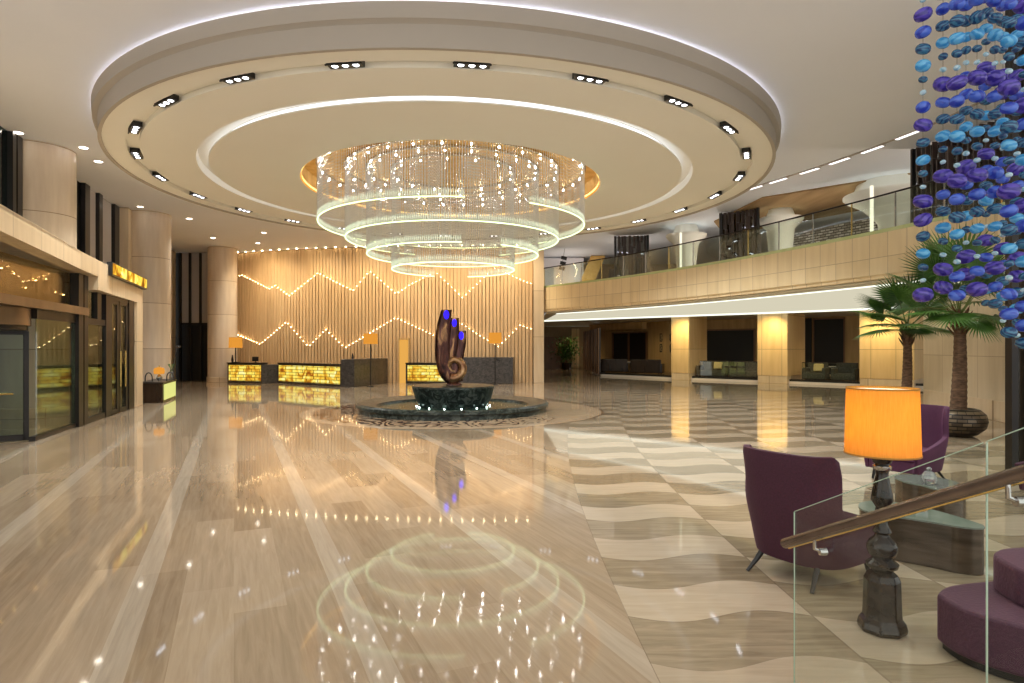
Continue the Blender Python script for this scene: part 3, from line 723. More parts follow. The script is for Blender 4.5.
# glass balustrade
bal = empty('glass_balustrade', (6, 30, ZT), 'curved glass balustrade with slim posts and handrail along the balcony edge', 'balustrade')
G = offc(BC, .12); ln = [0]
for a, b in zip(G, G[1:]): ln.append(ln[-1] + math.dist(a, b))
def gpt(s):
    for i in range(len(G) - 1):
        if s <= ln[i + 1]: t = (s - ln[i]) / (ln[i + 1] - ln[i]); return (G[i][0] + (G[i + 1][0] - G[i][0]) * t, G[i][1] + (G[i + 1][1] - G[i][1]) * t)
    return G[-1]
step = 1.55; k = 0
while (k + 1) * step < ln[-1]:
    a, b = gpt(k * step + .03), gpt((k + 1) * step - .03)
    MB().wall(a, b, ZT + .02, ZT + 1.0, .015).build('glass_panel', M['glass'], bal)
    p = gpt(k * step); MB().box((p[0], p[1], ZT + .51), (.035, .035, 1.02)).build('post', M['steel'] if k % 3 else M['brass'], bal)
    k += 1
MB().tube([gpt(ln[-1] * i / 60) + (ZT + 1.04,) for i in range(61)], .028, 8).build('handrail', M['bronzeframe'], bal, 60)

# glazed wall at right edge
gw = empty('glazed_partition', (7.95, 10.0, 0), 'tall dark metal framed partition rising behind the lounge at the right', 'partition')
mb = MB(); mb.box((7.93, 10.0, 3.9), (.10, .14, 7.8)); mb.box((8.16, 9.95, 3.9), (.12, .20, 7.8)); mb.build('mullion', M['bronzeframe'], gw)
MB().box((8.04, 10.03, 3.9), (.05, .05, 7.8)).build('steel_strip', M['steel'], gw)
MB().box((8.75, 9.95, 3.95), (1.1, .03, 7.7)).build('glass_panel', glassy('bronze glass', (.35, .30, .26), .15), gw)
mb = MB(); mb.box((9.4, 9.95, 3.9), (.2, .2, 7.8)); mb.build('mullion', M['bronzeframe'], gw)

# ================================================================== RECEPTION DESKS
def desk(name, lab, P_on, P_dk, z_on, z_dk, wing=True):
    a, b = P_on
    th = empty('reception_desk', ((a[0] + b[0]) / 2, (a[1] + b[1]) / 2, 0), lab, 'desk', 'reception desks along the slat wall')
    MB().wall(a, b, .001, z_on, .48).build('body', M['slate'], th, bevel=.01)
    d = Vector((b[0] - a[0], b[1] - a[1])).normalized(); n = Vector((d.y, -d.x))
    q0 = (a[0] + d.x * .12 + n.x * .03, a[1] + d.y * .12 + n.y * .03); q1 = (b[0] - d.x * .05 + n.x * .03, b[1] - d.y * .05 + n.y * .03)
    MB().wall(q0, q1, .13, z_on - .09, .025).build('onyx_panel', M['onyx'], th)
    MB().wall((a[0] + n.x * .06, a[1] + n.y * .06), (b[0] + n.x * .06, b[1] + n.y * .06), z_on, z_on + .05, .6).build('counter_top', M['black'], th)
    MB().prism(P_dk, .001, z_dk).build('end_block' if wing else 'side_block', M['slate'], th, bevel=.015)
desk('A', 'short reception desk with glowing onyx front next to the round column', [(-16.15, 35.75), (-13.9, 35.0)], [(-13.9, 35.0), (-13.0, 35.6), (-13.2, 36.3), (-14.1, 35.9)], 1.10, 1.04, False)
desk('B', 'longest glowing onyx reception desk ending in a tall slate block', [(-13.15, 35.4), (-8.70, 32.0)], [(-8.68, 31.95), (-7.95, 31.75), (-6.95, 35.3), (-7.9, 35.5)], 1.10, 1.40)
desk('C', 'glowing onyx reception desk partly behind the bronze sculpture', [(-5.95, 35.25), (-2.85, 34.6)], [(-2.83, 34.65), (.06, 34.6), (.12, 35.4), (-2.75, 35.5)], 1.10, 1.46)
# small items on desks
def vase(x, y, z, h, lab, r=.07):
    th = empty('vase', (x, y, z), lab, 'vase')
    MB((x, y, z)).lathe([(0, 0), (r * .7, 0), (r, h * .35), (r * .55, h * .75), (r * .35, h * .9), (r * .5, h), (r * .4, h)], 16).build('body', M['black'], th, 50)
vase(-15.95, 35.95, 1.151, .42, 'slim black vase on the short reception desk')
vase(-8.2, 32.4, 1.401, .30, 'small dark vase on the slate block of the longest desk', .06)
th = empty('computer_monitor', (-14.5, 35.6, 1.151), 'small dark monitor on the short reception desk', 'monitor')
MB((-14.5, 35.6, 1.151), -.3).box((0, 0, .20), (.42, .03, .26)).build('screen', M['black'], th); MB((-14.5, 35.6, 1.151), -.3).box((0, .02, .04), (.05, .05, .08)).box((0, .02, .006), (.2, .14, .012)).build('stand', M['black'], th)

def shade_lamp(x, y, z0, zs0, zs1, w, d, lab, group='amber lamps at reception'):
    th = empty('floor_lamp', (x, y, z0), lab, 'lamp', group)
    MB((x, y, z0)).box((0, 0, .015), (.34, .28, .03)).build('base', M['black'], th, bevel=.005)
    MB((x, y, 0)).cyl((0, 0), .03, z0 + .03, zs1 - .05, 12).build('pole', M['black'], th, 40)
    t = MB((x, y, 0), -.25)
    P0 = [(-w / 2, -d / 2), (w / 2, -d / 2), (w / 2, d / 2), (-w / 2, d / 2)]
    vs = [(p[0], p[1], zs0) for p in P0] + [(p[0] * .96, p[1] * .96, zs1) for p in P0]
    t.add(vs, [(0, 1, 5, 4), (1, 2, 6, 5), (2, 3, 7, 6), (3, 0, 4, 7)]).build('lamp_shade', M['amber'], th, solid=.01)
    return th
shade_lamp(-15.75, 35.9, 1.151, 1.98, 2.58, .64, .36, 'amber box shade lamp standing on the short reception desk')
shade_lamp(-7.25, 32.3, 0, 2.18, 2.72, .62, .36, 'tall amber shade floor lamp before the slate block of the longest desk')
shade_lamp(-.90, 33.7, 0, 2.22, 2.80, .62, .36, 'tall amber shade floor lamp before the desk behind the fountain')

# ================================================================== LAMP CONSOLE by the entrance
cA, cB, cD = Vector((-13.3, 22.72)), Vector((-12.52, 22.62)), Vector((-13.85, 25.6))
u_ = (cD - cB)
cons = empty('console_table', (-13.2, 24, 0), 'low dark console with a glowing onyx side beside the entrance wall', 'console')
P = [(-13.42, 22.75), (-12.55, 22.65), (-13.38, 25.05), (-14.25, 25.15)]
MB().prism(P, .001, .70).build('body', M['darkwood'], cons, bevel=.01)
MB().prism([(-13.46, 22.70), (-12.50, 22.59), (-13.35, 25.10), (-14.30, 25.2)], .70, .75).build('top', M['black'], cons)
for k in range(3):
    t0, t1 = .06 + k * .31, .06 + k * .31 + .27
    a = (-12.545 - .83 * t0, 22.65 + 2.40 * t0); b = (-12.545 - .83 * t1, 22.65 + 2.40 * t1)
    MB().wall((a[0] + .005, a[1]), (b[0] + .005, b[1]), .10, .66, -.02).build('onyx_panel', emit('pale onyx', (.85, .85, .26), .85) if 'pale' not in M else M['pale'], cons)
tl = empty('table_lamp', (-13.05, 23.3, .751), 'small lamp with a round amber shade on the dark console', 'lamp')
MB((-13.05, 23.3, .751)).lathe([(0, 0), (.07, 0), (.05, .03), (.10, .09), (.11, .14), (.08, .20), (.03, .25), (.03, .30), (0, .30)], 20).build('base', M['chrome'], tl, 50)
MB((-13.05, 23.3, .751)).lathe([(.17, .27), (.19, .36), (.17, .48), (.06, .52), (0, .52)], 20).build('lamp_shade', M['amber'], tl, 50)
MB((-13.05, 23.3, .751)).lathe([(0, .52), (.03, .54), (.02, .58), (0, .60)], 10).build('finial', M['brass'], tl, 50)
for dx, dy, lab in ((-.30, -.15, 'dark arched ornament left of the small amber lamp'), (.22, .35, 'dark arched ornament right of the small amber lamp')):
    o = MB((-13.05 + dx, 23.3 + dy, .751)).tube([(-.13, 0, .0)] + [(-.13 * math.cos(a), 0, .12 + .20 * math.sin(a)) for a in [i * PI / 8 for i in range(9)]] + [(.13, 0, 0.0)], .022, 8)
    tag(o.build('arch_ornament', M['black'], None, 60), lab, 'ornament', 'arched ornaments on the console')
o = MB((-13.35, 24.7, .751)).lathe([(0, 0), (.08, 0), (.09, .1), (.07, .3), (.05, .36), (.05, .40)], 16).build('glass_vase', glassy('grey vase glass', (.5, .5, .45), .15), None, 50); tag(o, 'grey glass vase with green stems at the rear of the console', 'vase')
mb = MB((-13.35, 24.7, .80))
for k in range(7):
    a = k * .9; mb.tube([(0, 0, 0), (.04 * math.cos(a), .04 * math.sin(a), .38), (.12 * math.cos(a), .12 * math.sin(a), .55)], [.006, .006, .02], 5)
mb.build('stem_bunch', M['leaf'], o)
th = empty('twig_arrangement', (-13.5, 25.1, .751), 'thin twig with one dark leaf rising from the rear of the console', 'plant')
MB((-13.5, 25.1, .751)).tube([(0, 0, 0), (.02, 0, .5), (.1, 0, 1.0), (.16, 0, 1.25)], .012, 6).build('stem', M['black'], th)
MB((-13.5, 25.1, .751)).ball((.2, 0, 1.28), .10, 10, 6, .5).build('leaf', M['black'], th, 60)

# ================================================================== FOUNTAIN
fx, fy = HALL
fo = empty('fountain', (fx, fy, 0), 'round dark green marble fountain in the middle of the hall', 'fountain')
MB((fx, fy, 0)).lathe([(2.96, .001), (2.96, .13), (3.02, .16), (3.02, .24), (2.96, .29), (2.42, .20), (2.36, .12), (2.36, .05)], 96).build('basin', M['marble'], fo, 30)
MB((fx, fy, 0)).lathe([(2.38, .13), (0, .13)], 96).build('water', M['water'], fo)
MB((fx, fy, 0)).lathe([(1.03, .10), (1.10, .20), (1.19, .36), (1.25, .54), (1.29, .68), (1.31, .74), (1.29, .795), (1.24, .80), (0, .80)], 96).build('drum', M['marble'], fo, 30)
for k in range(14):
    a = k * 2 * PI / 14 + .08
    MB((fx, fy, 0)).ball((1.16 * math.cos(a), 1.16 * math.sin(a), .14), .022, 10, 6).build('pool_lamp', emit('pool lamp', (.75, 1.0, .9), 14) if 'pl' not in M else M['pl'], fo)
    if k == 0: M['pl'] = kids(fo)[-1].data.materials[0]
# sculpture
sc = empty('sculpture', (fx, fy, .80), 'dark bronze three-bladed spiral sculpture with blue lamps on the fountain', 'sculpture')
S = .00685
def spx(x, z): return ((x - 492) * S, .86 + (432 - z) * S)
def blade(path, wid, th_, yoff, lean):
    pts = cr([spx(*p) for p in path], 6); n = len(pts)
    ws = cr([(w, 0) for w in wid], 6)
    def fn(u, v):
        i = min(int(u * (n - 1) + .5), n - 1); x, z = pts[i]
        a, b = pts[max(i - 1, 0)], pts[min(i + 1, n - 1)]
        t = Vector((b[0] - a[0], b[1] - a[1])).normalized(); nn = (t[1], -t[0]); w = ws[i][0] * S * .5
        an = v * 2 * PI; cu = math.cos(an); su = math.sin(an)
        if i >= n - 1: nn = (1.0, 0.0 if True else nn[1])
        return (fx + x + nn[0] * w * cu, fy + yoff * u + lean * (1 - u) + th_ * su * (1 - .35 * cu), z + nn[1] * w * cu)
    mb = MB(); mb.grid(fn, n - 1, 20)
    st = len(mb.v) - 21; mb.f.append(tuple(range(st, st + 20)))
    return mb, pts, ws
body = MB()
tops = []
for path, wid, th_, yo in (([(500, 430), (462, 385), (444, 310), (445, 200), (463, 92)], (46, 66, 70, 66, 50), .10, -.20),
                           ([(505, 425), (474, 350), (482, 270), (492, 200), (497, 128)], (44, 56, 60, 54, 44), .10, .0),
                           ([(515, 425), (505, 350), (512, 290), (522, 240), (527, 187)], (44, 56, 60, 56, 46), .10, .18)):
    b, pts, ws = blade(path, wid, th_, yo, 0); n0 = len(body.v); body.v += b.v; body.f += [tuple(n0 + i for i in f) for f in b.f]
    tops.append((pts[-1], ws[-1][0] * S, yo, th_))
# spiral shell at the foot
pth = []; rad = []
for i in range(42):
    a = -1.9 + i * .19; r = (.34 - .0062 * i)
    x, z = spx(497, 357); pth.append((fx + x + r * math.cos(a), fy - .16 + .004 * i, z + r * math.sin(a) * 1.05)); rad.append(.16 - .0029 * i)
body.lathe([(.0, .801), (.26, .801), (.24, .86), (.14, .95), (.10, 1.02), (0, 1.02)], 24, (fx + .02, fy))
body.build('body', M['sculpt'], sc, 45)
MB().tube(pth, rad, 14).build('spiral_shell', noisy('golden bronze', (.22, .10, .05), (.62, .40, .20), 3.5, .22, .7), sc, 60)
for (x, z), w, yo, t_ in tops:
    MB().ball((fx + x + w * .02, fy + yo - t_ - .01, z - .16), w * .24, 14, 10, 1.7).build('blue_lamp', M['bluelight'], sc, 60)

# ================================================================== CHANDELIER
ch = empty('chandelier', (fx, fy, 7.62), 'huge tiered crystal bead chandelier with glowing rings over the fountain', 'chandelier')
TIERS = [(4.15, 5.84, (4, 29)), (3.34, 5.40, (150, 205)), (2.70, 4.93, (5, 30)), (1.94, 4.48, (165, 200))]
aim = math.radians(-90 + 5.3)
for R, zb, gap in TIERS:
    mb = MB(); fr = MB(); n = int(2 * PI * R / .078)
    g0, g1 = math.radians(gap[0]), math.radians(gap[1])
    for i in range(n):
        th_ = 2 * PI * i / n; a = aim + th_
        x, y = fx + R * math.cos(a), fy + R * math.sin(a)
        ingap = g0 < th_ < g1; z0 = zb + (.5 if ingap else 0)
        z = 7.40 - random.uniform(0, .04)
        mb.tube([(x, y, 7.60), (x, y, z0)], .0065, 3, False)
        while z > z0 + .22:
            mb.octa((x, y, z), .016, .026); z -= .085
        if not ingap:
            mb.octa((x, y, z0 + .2), .016, .03)
    nf = int(2 * PI * R / .062)
    for i in range(nf):
        th_ = 2 * PI * i / nf
        if g0 < th_ < g1: continue
        a = aim + th_
        fr.octa((fx + R * math.cos(a), fy + R * math.sin(a), zb + .11), .018, .12)
    tag(mb.build('bead_curtain', M['crystal'], ch), kind='stuff')
    tag(fr.build('glass_fringe', M['fringe'], ch), kind='stuff')
    a0, a1 = aim + g1, aim + g0 + 2 * PI; m = int(R * 26)
    MB().tube([(fx + R * math.cos(a0 + (a1 - a0) * i / m), fy + R * math.sin(a0 + (a1 - a0) * i / m), zb - .01) for i in range(m + 1)], .017, 6).build('light_ring', M['ledring'], ch, 80)
    MB().lathe([(R + .05, 7.60), (R + .05, 7.55), (R - .05, 7.55), (R - .05, 7.60)], 72, (fx, fy)).build('hanging_ring', M['steel'], ch, 30)
for R, nb in ((4.08, 34), (3.27, 26), (2.63, 22), (1.87, 14)):
    for i in range(nb):
        a = 2 * PI * (i + .5) / nb
        MB().octa((fx + R * math.cos(a), fy + R * math.sin(a), 7.47), .030, .045).build('bulb', M['bulb'], ch)

# ================================================================== HANGING GLASS DISCS
seqc = ['gviolet', 'gblue', 'gteal', 'gsky', 'gteal', 'gpale']; seqr = [31, 25, 23.5, 24, 16, 10.5]
def disc_mesh(r, mat, n_):
    mb = MB(); pr = [(0, -.62), (.35, -.59), (.66, -.50), (.88, -.32), (.98, -.12), (.98, .12), (.88, .32), (.66, .50), (.35, .59), (0, .62)]
    mb.lathe([(a * r, b * r * 1.22) for a, b in pr], 20)
    o = mb.build(n_, mat, None, 80); return o
protos = {}
for c_, r_ in zip(seqc, seqr):
    o = disc_mesh(r_ / 3.8 / F * 3.9 * 1.03, M[c_], 'glass_disc'); protos[(c_, r_)] = o.data; bpy.data.objects.remove(o)
strands = [(923, 3.80, 12, 305, 'leftmost string of blue glass discs, hanging clear of the others'), (943, 3.85, -12, 293, 'second string of blue glass discs from the left'), (957, 3.65, -20, 300, 'third string of blue glass discs from the left, close to the fourth'),
           (966, 4.00, -10, 298, 'fourth string of blue glass discs from the left'), (977, 3.70, -24, 306, 'fifth string of blue glass discs, near the middle of the cluster'), (986, 4.10, -15, 306, 'sixth string of blue glass discs, behind the middle of the cluster'),
           (995, 3.75, -22, 318, 'seventh string of blue glass discs, front of the right half'), (1003, 4.15, -4, 322, 'eighth string of blue glass discs, behind the right half'), (1009, 3.45, -28, 335, 'ninth string of blue glass discs, passing before the dark metal mullion'),
           (1017, 3.90, -14, 342, 'tenth string of blue glass discs, nearly at the right edge of the cluster'), (1024, 3.55, -6, 352, 'lowest reaching string of blue glass discs at the right edge')]
rnd = random.Random(11)
for u, D, v0, vend, lab in strands:
    x = (u - CX) / F * D; th = empty('hanging_glass_disc_string', (x, D, ZC), lab, 'hanging decoration', 'strings of blue glass discs')
    v = v0 - 91.5; zlast = None; k = 0; up = 0
    while v < vend:
        r_ = seqr[k % 6]; zz = 2 + (CY - v) * D / F
        me = protos[(seqc[k % 6], r_)]
        if rnd.random() < .25: me = protos[(seqc[(k + 1) % 2], seqr[(k + 1) % 2])] if k % 6 < 2 else me
        o = bpy.data.objects.new('glass_disc', me); COL.objects.link(o); o.parent = th; o.matrix_parent_inverse = th.matrix_basis.inverted()
        o.location = (x, D, zz); o.rotation_euler = (rnd.uniform(-.3, .3), rnd.uniform(-.45, .35), rnd.uniform(0, 6)); zlast = zz
        s = .93 + rnd.random() * .16; o.scale = (s, s, s)
        v += (17.6, 16.6, 16.3, 13.7, 12.9, 14.4)[k % 6] * (3.9 / D) * rnd.uniform(.96, 1.04); k += 1
    MB().tube([(x, D, zlast), (x, D, ZC - .002)], .0012, 4).build('wire', M['black'], th)

# ================================================================== PALMS
def frond(mb_leaf, mb_stalk, c0, az, el, L_, R, seed, droop):
    """fan frond: petiole then a fan of narrow drooping leaflets"""
    r = random.Random(seed); d = Vector((math.cos(az) * math.cos(el), math.sin(az) * math.cos(el), math.sin(el)))
    side = Vector((-math.sin(az), math.cos(az), 0)); pts = []; p = Vector(c0); dd = d.copy()
    for i in range(7):
        pts.append(p.copy()); p = p + dd * (L_ / 6); dd = (dd + Vector((0, 0, -.055 * droop))).normalized()
    mb_stalk.tube(pts, [.018, .015, .013, .012, .011, .010, .009], 6)
    hub = pts[-1]; fw = dd; up = side.cross(fw).normalized()
    n = 34
    for i in range(n):
        a = math.radians(-128 + 256 * i / (n - 1)); ln_ = R * (1 - .22 * abs(a) / 2.2) * r.uniform(.92, 1.05)
        dirv = (fw * math.cos(a) + side * math.sin(a)).normalized()
        q = hub.copy(); v = dirv.copy() + up * .10; pr = []
        for j in range(6):
            pr.append(q.copy()); q = q + v.normalized() * (ln_ / 5); v = v + Vector((0, 0, -.10 * j * droop * .55))
        wv = (fw * -math.sin(a) + side * math.cos(a)).normalized()
        W = [.010, .024, .028, .022, .012, .001]
        vs = []
        for j in range(6):
            s = W[j] * R / .8; vs += [pr[j] - wv * s, pr[j] - up * s * .45, pr[j] + wv * s]
        fs = []
        for j in range(5): fs += [(3 * j, 3 * j + 1, 3 * j + 4, 3 * j + 3), (3 * j + 1, 3 * j + 2, 3 * j + 5, 3 * j + 4)]
        mb_leaf.add(vs, fs)
def palm(x, y, ztop, lab, rt0, rt1, specs, zb):
    th = empty('potted_fan_palm', (x, y, 0), lab, 'palm')
    mb = MB(); n = 34
    pts = []; rr = []
    for i in range(n + 1):
        t = i / n; pts.append((x + .05 * math.sin(t * 2.2), y, zb + (ztop - zb) * t)); rr.append((rt0 + (rt1 - rt0) * t) * (1 + .07 * (i % 2)) * (1 + .25 * max(0, .12 - t) / .12))
    mb.tube(pts, rr, 14).build('trunk', M['trunk'], th, 30)
    tx, ty, tz = pts[-1]
    fb = MB()
    for k in range(26):
        a = k * 2.4; h = tz - .30 + k * .019; fb.tube([(tx + rt1 * .6 * math.cos(a), ty + rt1 * .6 * math.sin(a), h - .06), (tx + rt1 * 1.9 * math.cos(a), ty + rt1 * 1.9 * math.sin(a), h + .13), (tx + rt1 * 2.3 * math.cos(a), ty + rt1 * 2.3 * math.sin(a), h + .20)], [.05, .035, .012], 6, True, .5)
    fb.build('fibre_sheath', M['fibre'], th, 60)
    for k, (az, el, L_, R, dr_) in enumerate(specs):
        lf, st = MB(), MB(); frond(lf, st, (tx, ty, tz + .05 + .01 * k), math.radians(az), math.radians(el), L_, R, k + int(x * 10), dr_)
        o = st.build('frond_stalk', M['petiole'], th, 60); lf.build('fan_leaf', M['leaf'] if k % 3 else M['leafdark'], o)
    return th
B = palm(10.12, 14.3, 2.58, 'larger potted fan palm with a thick trunk in a woven bowl pot', .165, .105,
     [(185, 62, 1.15, .95, .45), (160, 74, 1.30, .95, .4), (200, 42, .90, .85, .7), (150, 48, 1.0, .9, .6), (190, 20, .75, .75, 1.0), (100, 78, 1.35, .95, .4), (60, 60, 1.1, .9, .6), (15, 50, 1.0, .9, .7), (-25, 66, 1.1, .9, .5), (-70, 58, .95, .85, .7), (-110, 76, 1.2, .95, .4),
      (225, 8, .65, .75, 1.2), (-50, 2, .72, .75, 1.2), (-85, -12, .55, .65, 1.3), (5, 4, .85, .8, 1.1), (130, 20, .85, .8, 1.0), (-130, 40, .8, .8, .9), (35, 25, .9, .85, .9)], .42)
MB((10.12, 14.3, 0)).lathe([(0, .002), (.26, .002), (.36, .04), (.52, .18), (.57, .34), (.53, .50), (.42, .60), (.36, .62), (.34, .58), (.40, .50)], 40).build('pot', M['pot'], B, 50)
MB((10.12, 14.3, 0)).lathe([(0, .50), (.42, .50)], 24).build('soil', M['fibre'], B)
A = palm(10.75, 17.2, 2.35, 'smaller potted fan palm with a slim trunk behind the amber lamp', .14, .09,
     [(180, 50, .95, .82, .7), (200, 34, .90, .80, .9), (155, 38, .85, .80, .8), (182, 12, .80, .75, 1.1), (90, 70, 1.0, .82, .5), (50, 52, .85, .8, .7), (0, 50, .9, .82, .7), (-30, 36, .8, .8, .9), (-75, 42, .75, .78, .9), (-110, 68, .95, .8, .5), (240, 20, .65, .72, 1.1), (-8, 10, .75, .72, 1.1), (-95, 6, .5, .62, 1.2), (120, 20, .7, .75, 1.0), (215, 60, .9, .8, .6)], .40)
MB((10.75, 17.2, 0)).lathe([(0, .002), (.22, .002), (.30, .05), (.40, .25), (.36, .45), (.30, .48), (.28, .42)], 32).build('pot', M['darkwood'], A, 50)
MB((10.75, 17.2, 0)).lathe([(0, .42), (.30, .42)], 24).build('soil', M['fibre'], A)
# green plant at the end of the corridor
pl = empty('potted_bush', (5.0, 57.6, 0), 'leafy green bush at the far end of the corridor', 'plant')
MB((5.0, 57.6, 0)).lathe([(0, .002), (.35, .002), (.48, .6), (.40, .6)], 20).build('pot', M['darkwood'], pl, 40)
mb = MB((5.0, 57.6, 1.7)); rnd = random.Random(2)
for i in range(900):
    p = Vector((rnd.gauss(0, .55), rnd.gauss(0, .5), rnd.gauss(0, .55))); d = Vector((rnd.uniform(-1, 1), rnd.uniform(-1, 1), rnd.uniform(-.6, .8))).normalized() * .32; s = d.cross(Vector((0, 0, 1))).normalized() * .07
    mb.add([p, p + d * .5 + s, p + d, p + d * .5 - s], [(0, 1, 2, 3)])
mb.build('foliage', M['leaf'], pl)
MB((5.0, 57.6, .55)).tube([(0, 0, 0), (.05, 0, .6), (0, 0, 1.2)], .04, 6).build('stem', M['trunk'], pl)

# ================================================================== LOUNGE BAYS
def sofa(x, y, rz, w, lab, mat='grey', group='sofas in the bays'):
    th = empty('lounge_sofa', (x, y, .2), lab, 'sofa', group)
    b = lambda: MB((x, y, .2), rz)
    b().box((0, 0, .24), (w, .85, .36)).build('seat', M[mat], th, bevel=.04)
    b().box((0, -.40, .52), (w, .18, .92)).build('backrest', M[mat], th, bevel=.05)
    for s in (-1, 1): b().box((s * (w / 2 - .02), 0, .38), (.18, .86, .64)).build('armrest', M[mat], th, bevel=.05)
    for s in (-1, 1):
        for t in (-1, 1): b().box((s * (w / 2 - .15), t * .33, .035), (.06, .06, .07)).build('leg', M['black'], th)
    return th
ae = math.atan2(e.y, e.x)
def bp_(u, D): return ((u - CX) / F * D, D)
def mid(p, q, t, inn): a = p + (q - p) * t + ni * inn; return a.x, a.y
x, y = bp_(615, 45.6); sofa(x, y, -.35, 1.9, 'dark leather sofa left of the pair in the deepest bay', 'darkwood')
x, y = bp_(647, 43.4); sofa(x, y, -.45, 2.1, 'dark leather sofa in the deepest bay beside the framed prints', 'darkwood')
for t, lab in ((.42, 'grey sofa in the bay between the slim and the middle pillar, at its left'), (.80, 'grey sofa in the bay between the slim and the middle pillar, touching the middle one')):
    x, y = mid(PF[0], PF[1], t, 1.1); sofa(x, y, ae + PI, 1.7, lab)
for t, lab in ((.54, 'grey sofa in the bay right of the middle pillar, at its left'), (.82, 'grey sofa in the bay right of the middle pillar, near the broad pillar')):
    x, y = mid(PF[1], PF[2], t, 1.05); sofa(x, y, ae + PI, 1.05, lab)
for (p, q, t), lab in (((PF[0], PF[1], .47), 'cream cushion on the sofa of the bay left of the middle pillar'), ((PF[1], PF[2], .56), 'cream cushion on the sofa of the bay right of the middle pillar')):
    x, y = mid(p, q, t, 1.17)
    tag(MB((x, y, .90), ae).box((0, 0, 0), (.52, .16, .44), 0, -.2).build('cushion', plain('cream cloth', (.62, .48, .26), .8), None, 60, bevel=.07), lab, 'cushion')
# low glass guards in front of the bays
def guard(p, q, lab):
    th = empty('glass_guard', (p[0], p[1], .24), lab, 'guard rail', 'low glass guards of the bays')
    MB().wall(p, q, .30, 1.15, .02).build('glass_panel', M['glass'], th)
    mb = MB(); mb.tube([p + (.24,), p + (1.17,), q + (1.17,), q + (.24,)], .022, 6); mb.build('rail', M['black'], th)
g = lambda t, i, a=PF[0], b=PF[1]: tuple(a + (b - a) * t + ni * i)
guard(g(.32, .42), g(.97, .42), 'low glass guard with dark rail in the bay left of the middle pillar')
guard(g(.44, .42, PF[1], PF[2]), g(.97, .42, PF[1], PF[2]), 'low glass guard with dark rail in the bay right of the middle pillar')
# four framed prints
a = ray(659, bk); b = ray(673, bk); d = Vector((b[0] - a[0], b[1] - a[1])).normalized(); n = Vector((d.y, -d.x)); L2 = math.dist(a, b)
if n.y > 0: n = -n
for i, (t, z, lab) in enumerate([(.25, 2.75, 'framed print, upper left of the four beside the slim pillar'), (.72, 2.75, 'framed print, upper right of the four beside the slim pillar'), (.25, 1.95, 'framed print, lower left of the four beside the slim pillar'), (.72, 1.95, 'framed print, lower right of the four beside the slim pillar')]):
    p = (a[0] + d.x * L2 * t + n.x * .05, a[1] + d.y * L2 * t + n.y * .05)
    th = empty('picture_frame', (p[0], p[1], z), lab, 'picture', 'framed prints in the deepest bay')
    an = math.atan2(d.y, d.x)
    MB((p[0], p[1], z), an).box((0, 0, 0), (.42, .04, .62)).build('frame', M['black'], th)
    MB((p[0] + n.x * .025, p[1] + n.y * .025, z), an).box((0, 0, 0), (.28, .01, .46)).build('print', M['print'], th)
# small tables with glassware in the bays
for (x, y), lab in ((bp_(630, 46.5), 'small pedestal table between the dark sofas in the deepest bay'), (mid(PF[0], PF[1], .62, 3.0), 'small pedestal table behind the sofas left of the middle pillar'), (mid(PF[1], PF[2], .6, 3.0), 'small pedestal table behind the sofas right of the middle pillar')):
    th = empty('pedestal_table', (x, y, .2), lab, 'table', 'pedestal tables in the bays')
    MB((x, y, .2)).cyl((0, 0), .42, .70, .74, 28).build('top', M['whitekerb'], th); MB((x, y, .2)).cyl((0, 0), .04, .02, .70, 12).build('pole', M['black'], th); MB((x, y, .2)).cyl((0, 0), .25, 0, .03, 24).build('base', M['black'], th)
# black sign plates hanging on balcony left end
sg = empty('hanging_sign', (2.95, 37.0, 7.0), 'black hanging sign of stacked plates at the left end of the balcony', 'sign')
for k, z in enumerate((7.25, 6.95, 6.65)): MB().box((3.05 - .06 * k, 37.0, z), (.34, .05, .20), 0, 0, .25).build('plate', M['black'], sg)
MB().tube([(3.1, 37.0, ZC), (2.9, 37.0, 6.6)], .012, 6).build('rod', M['black'], sg)

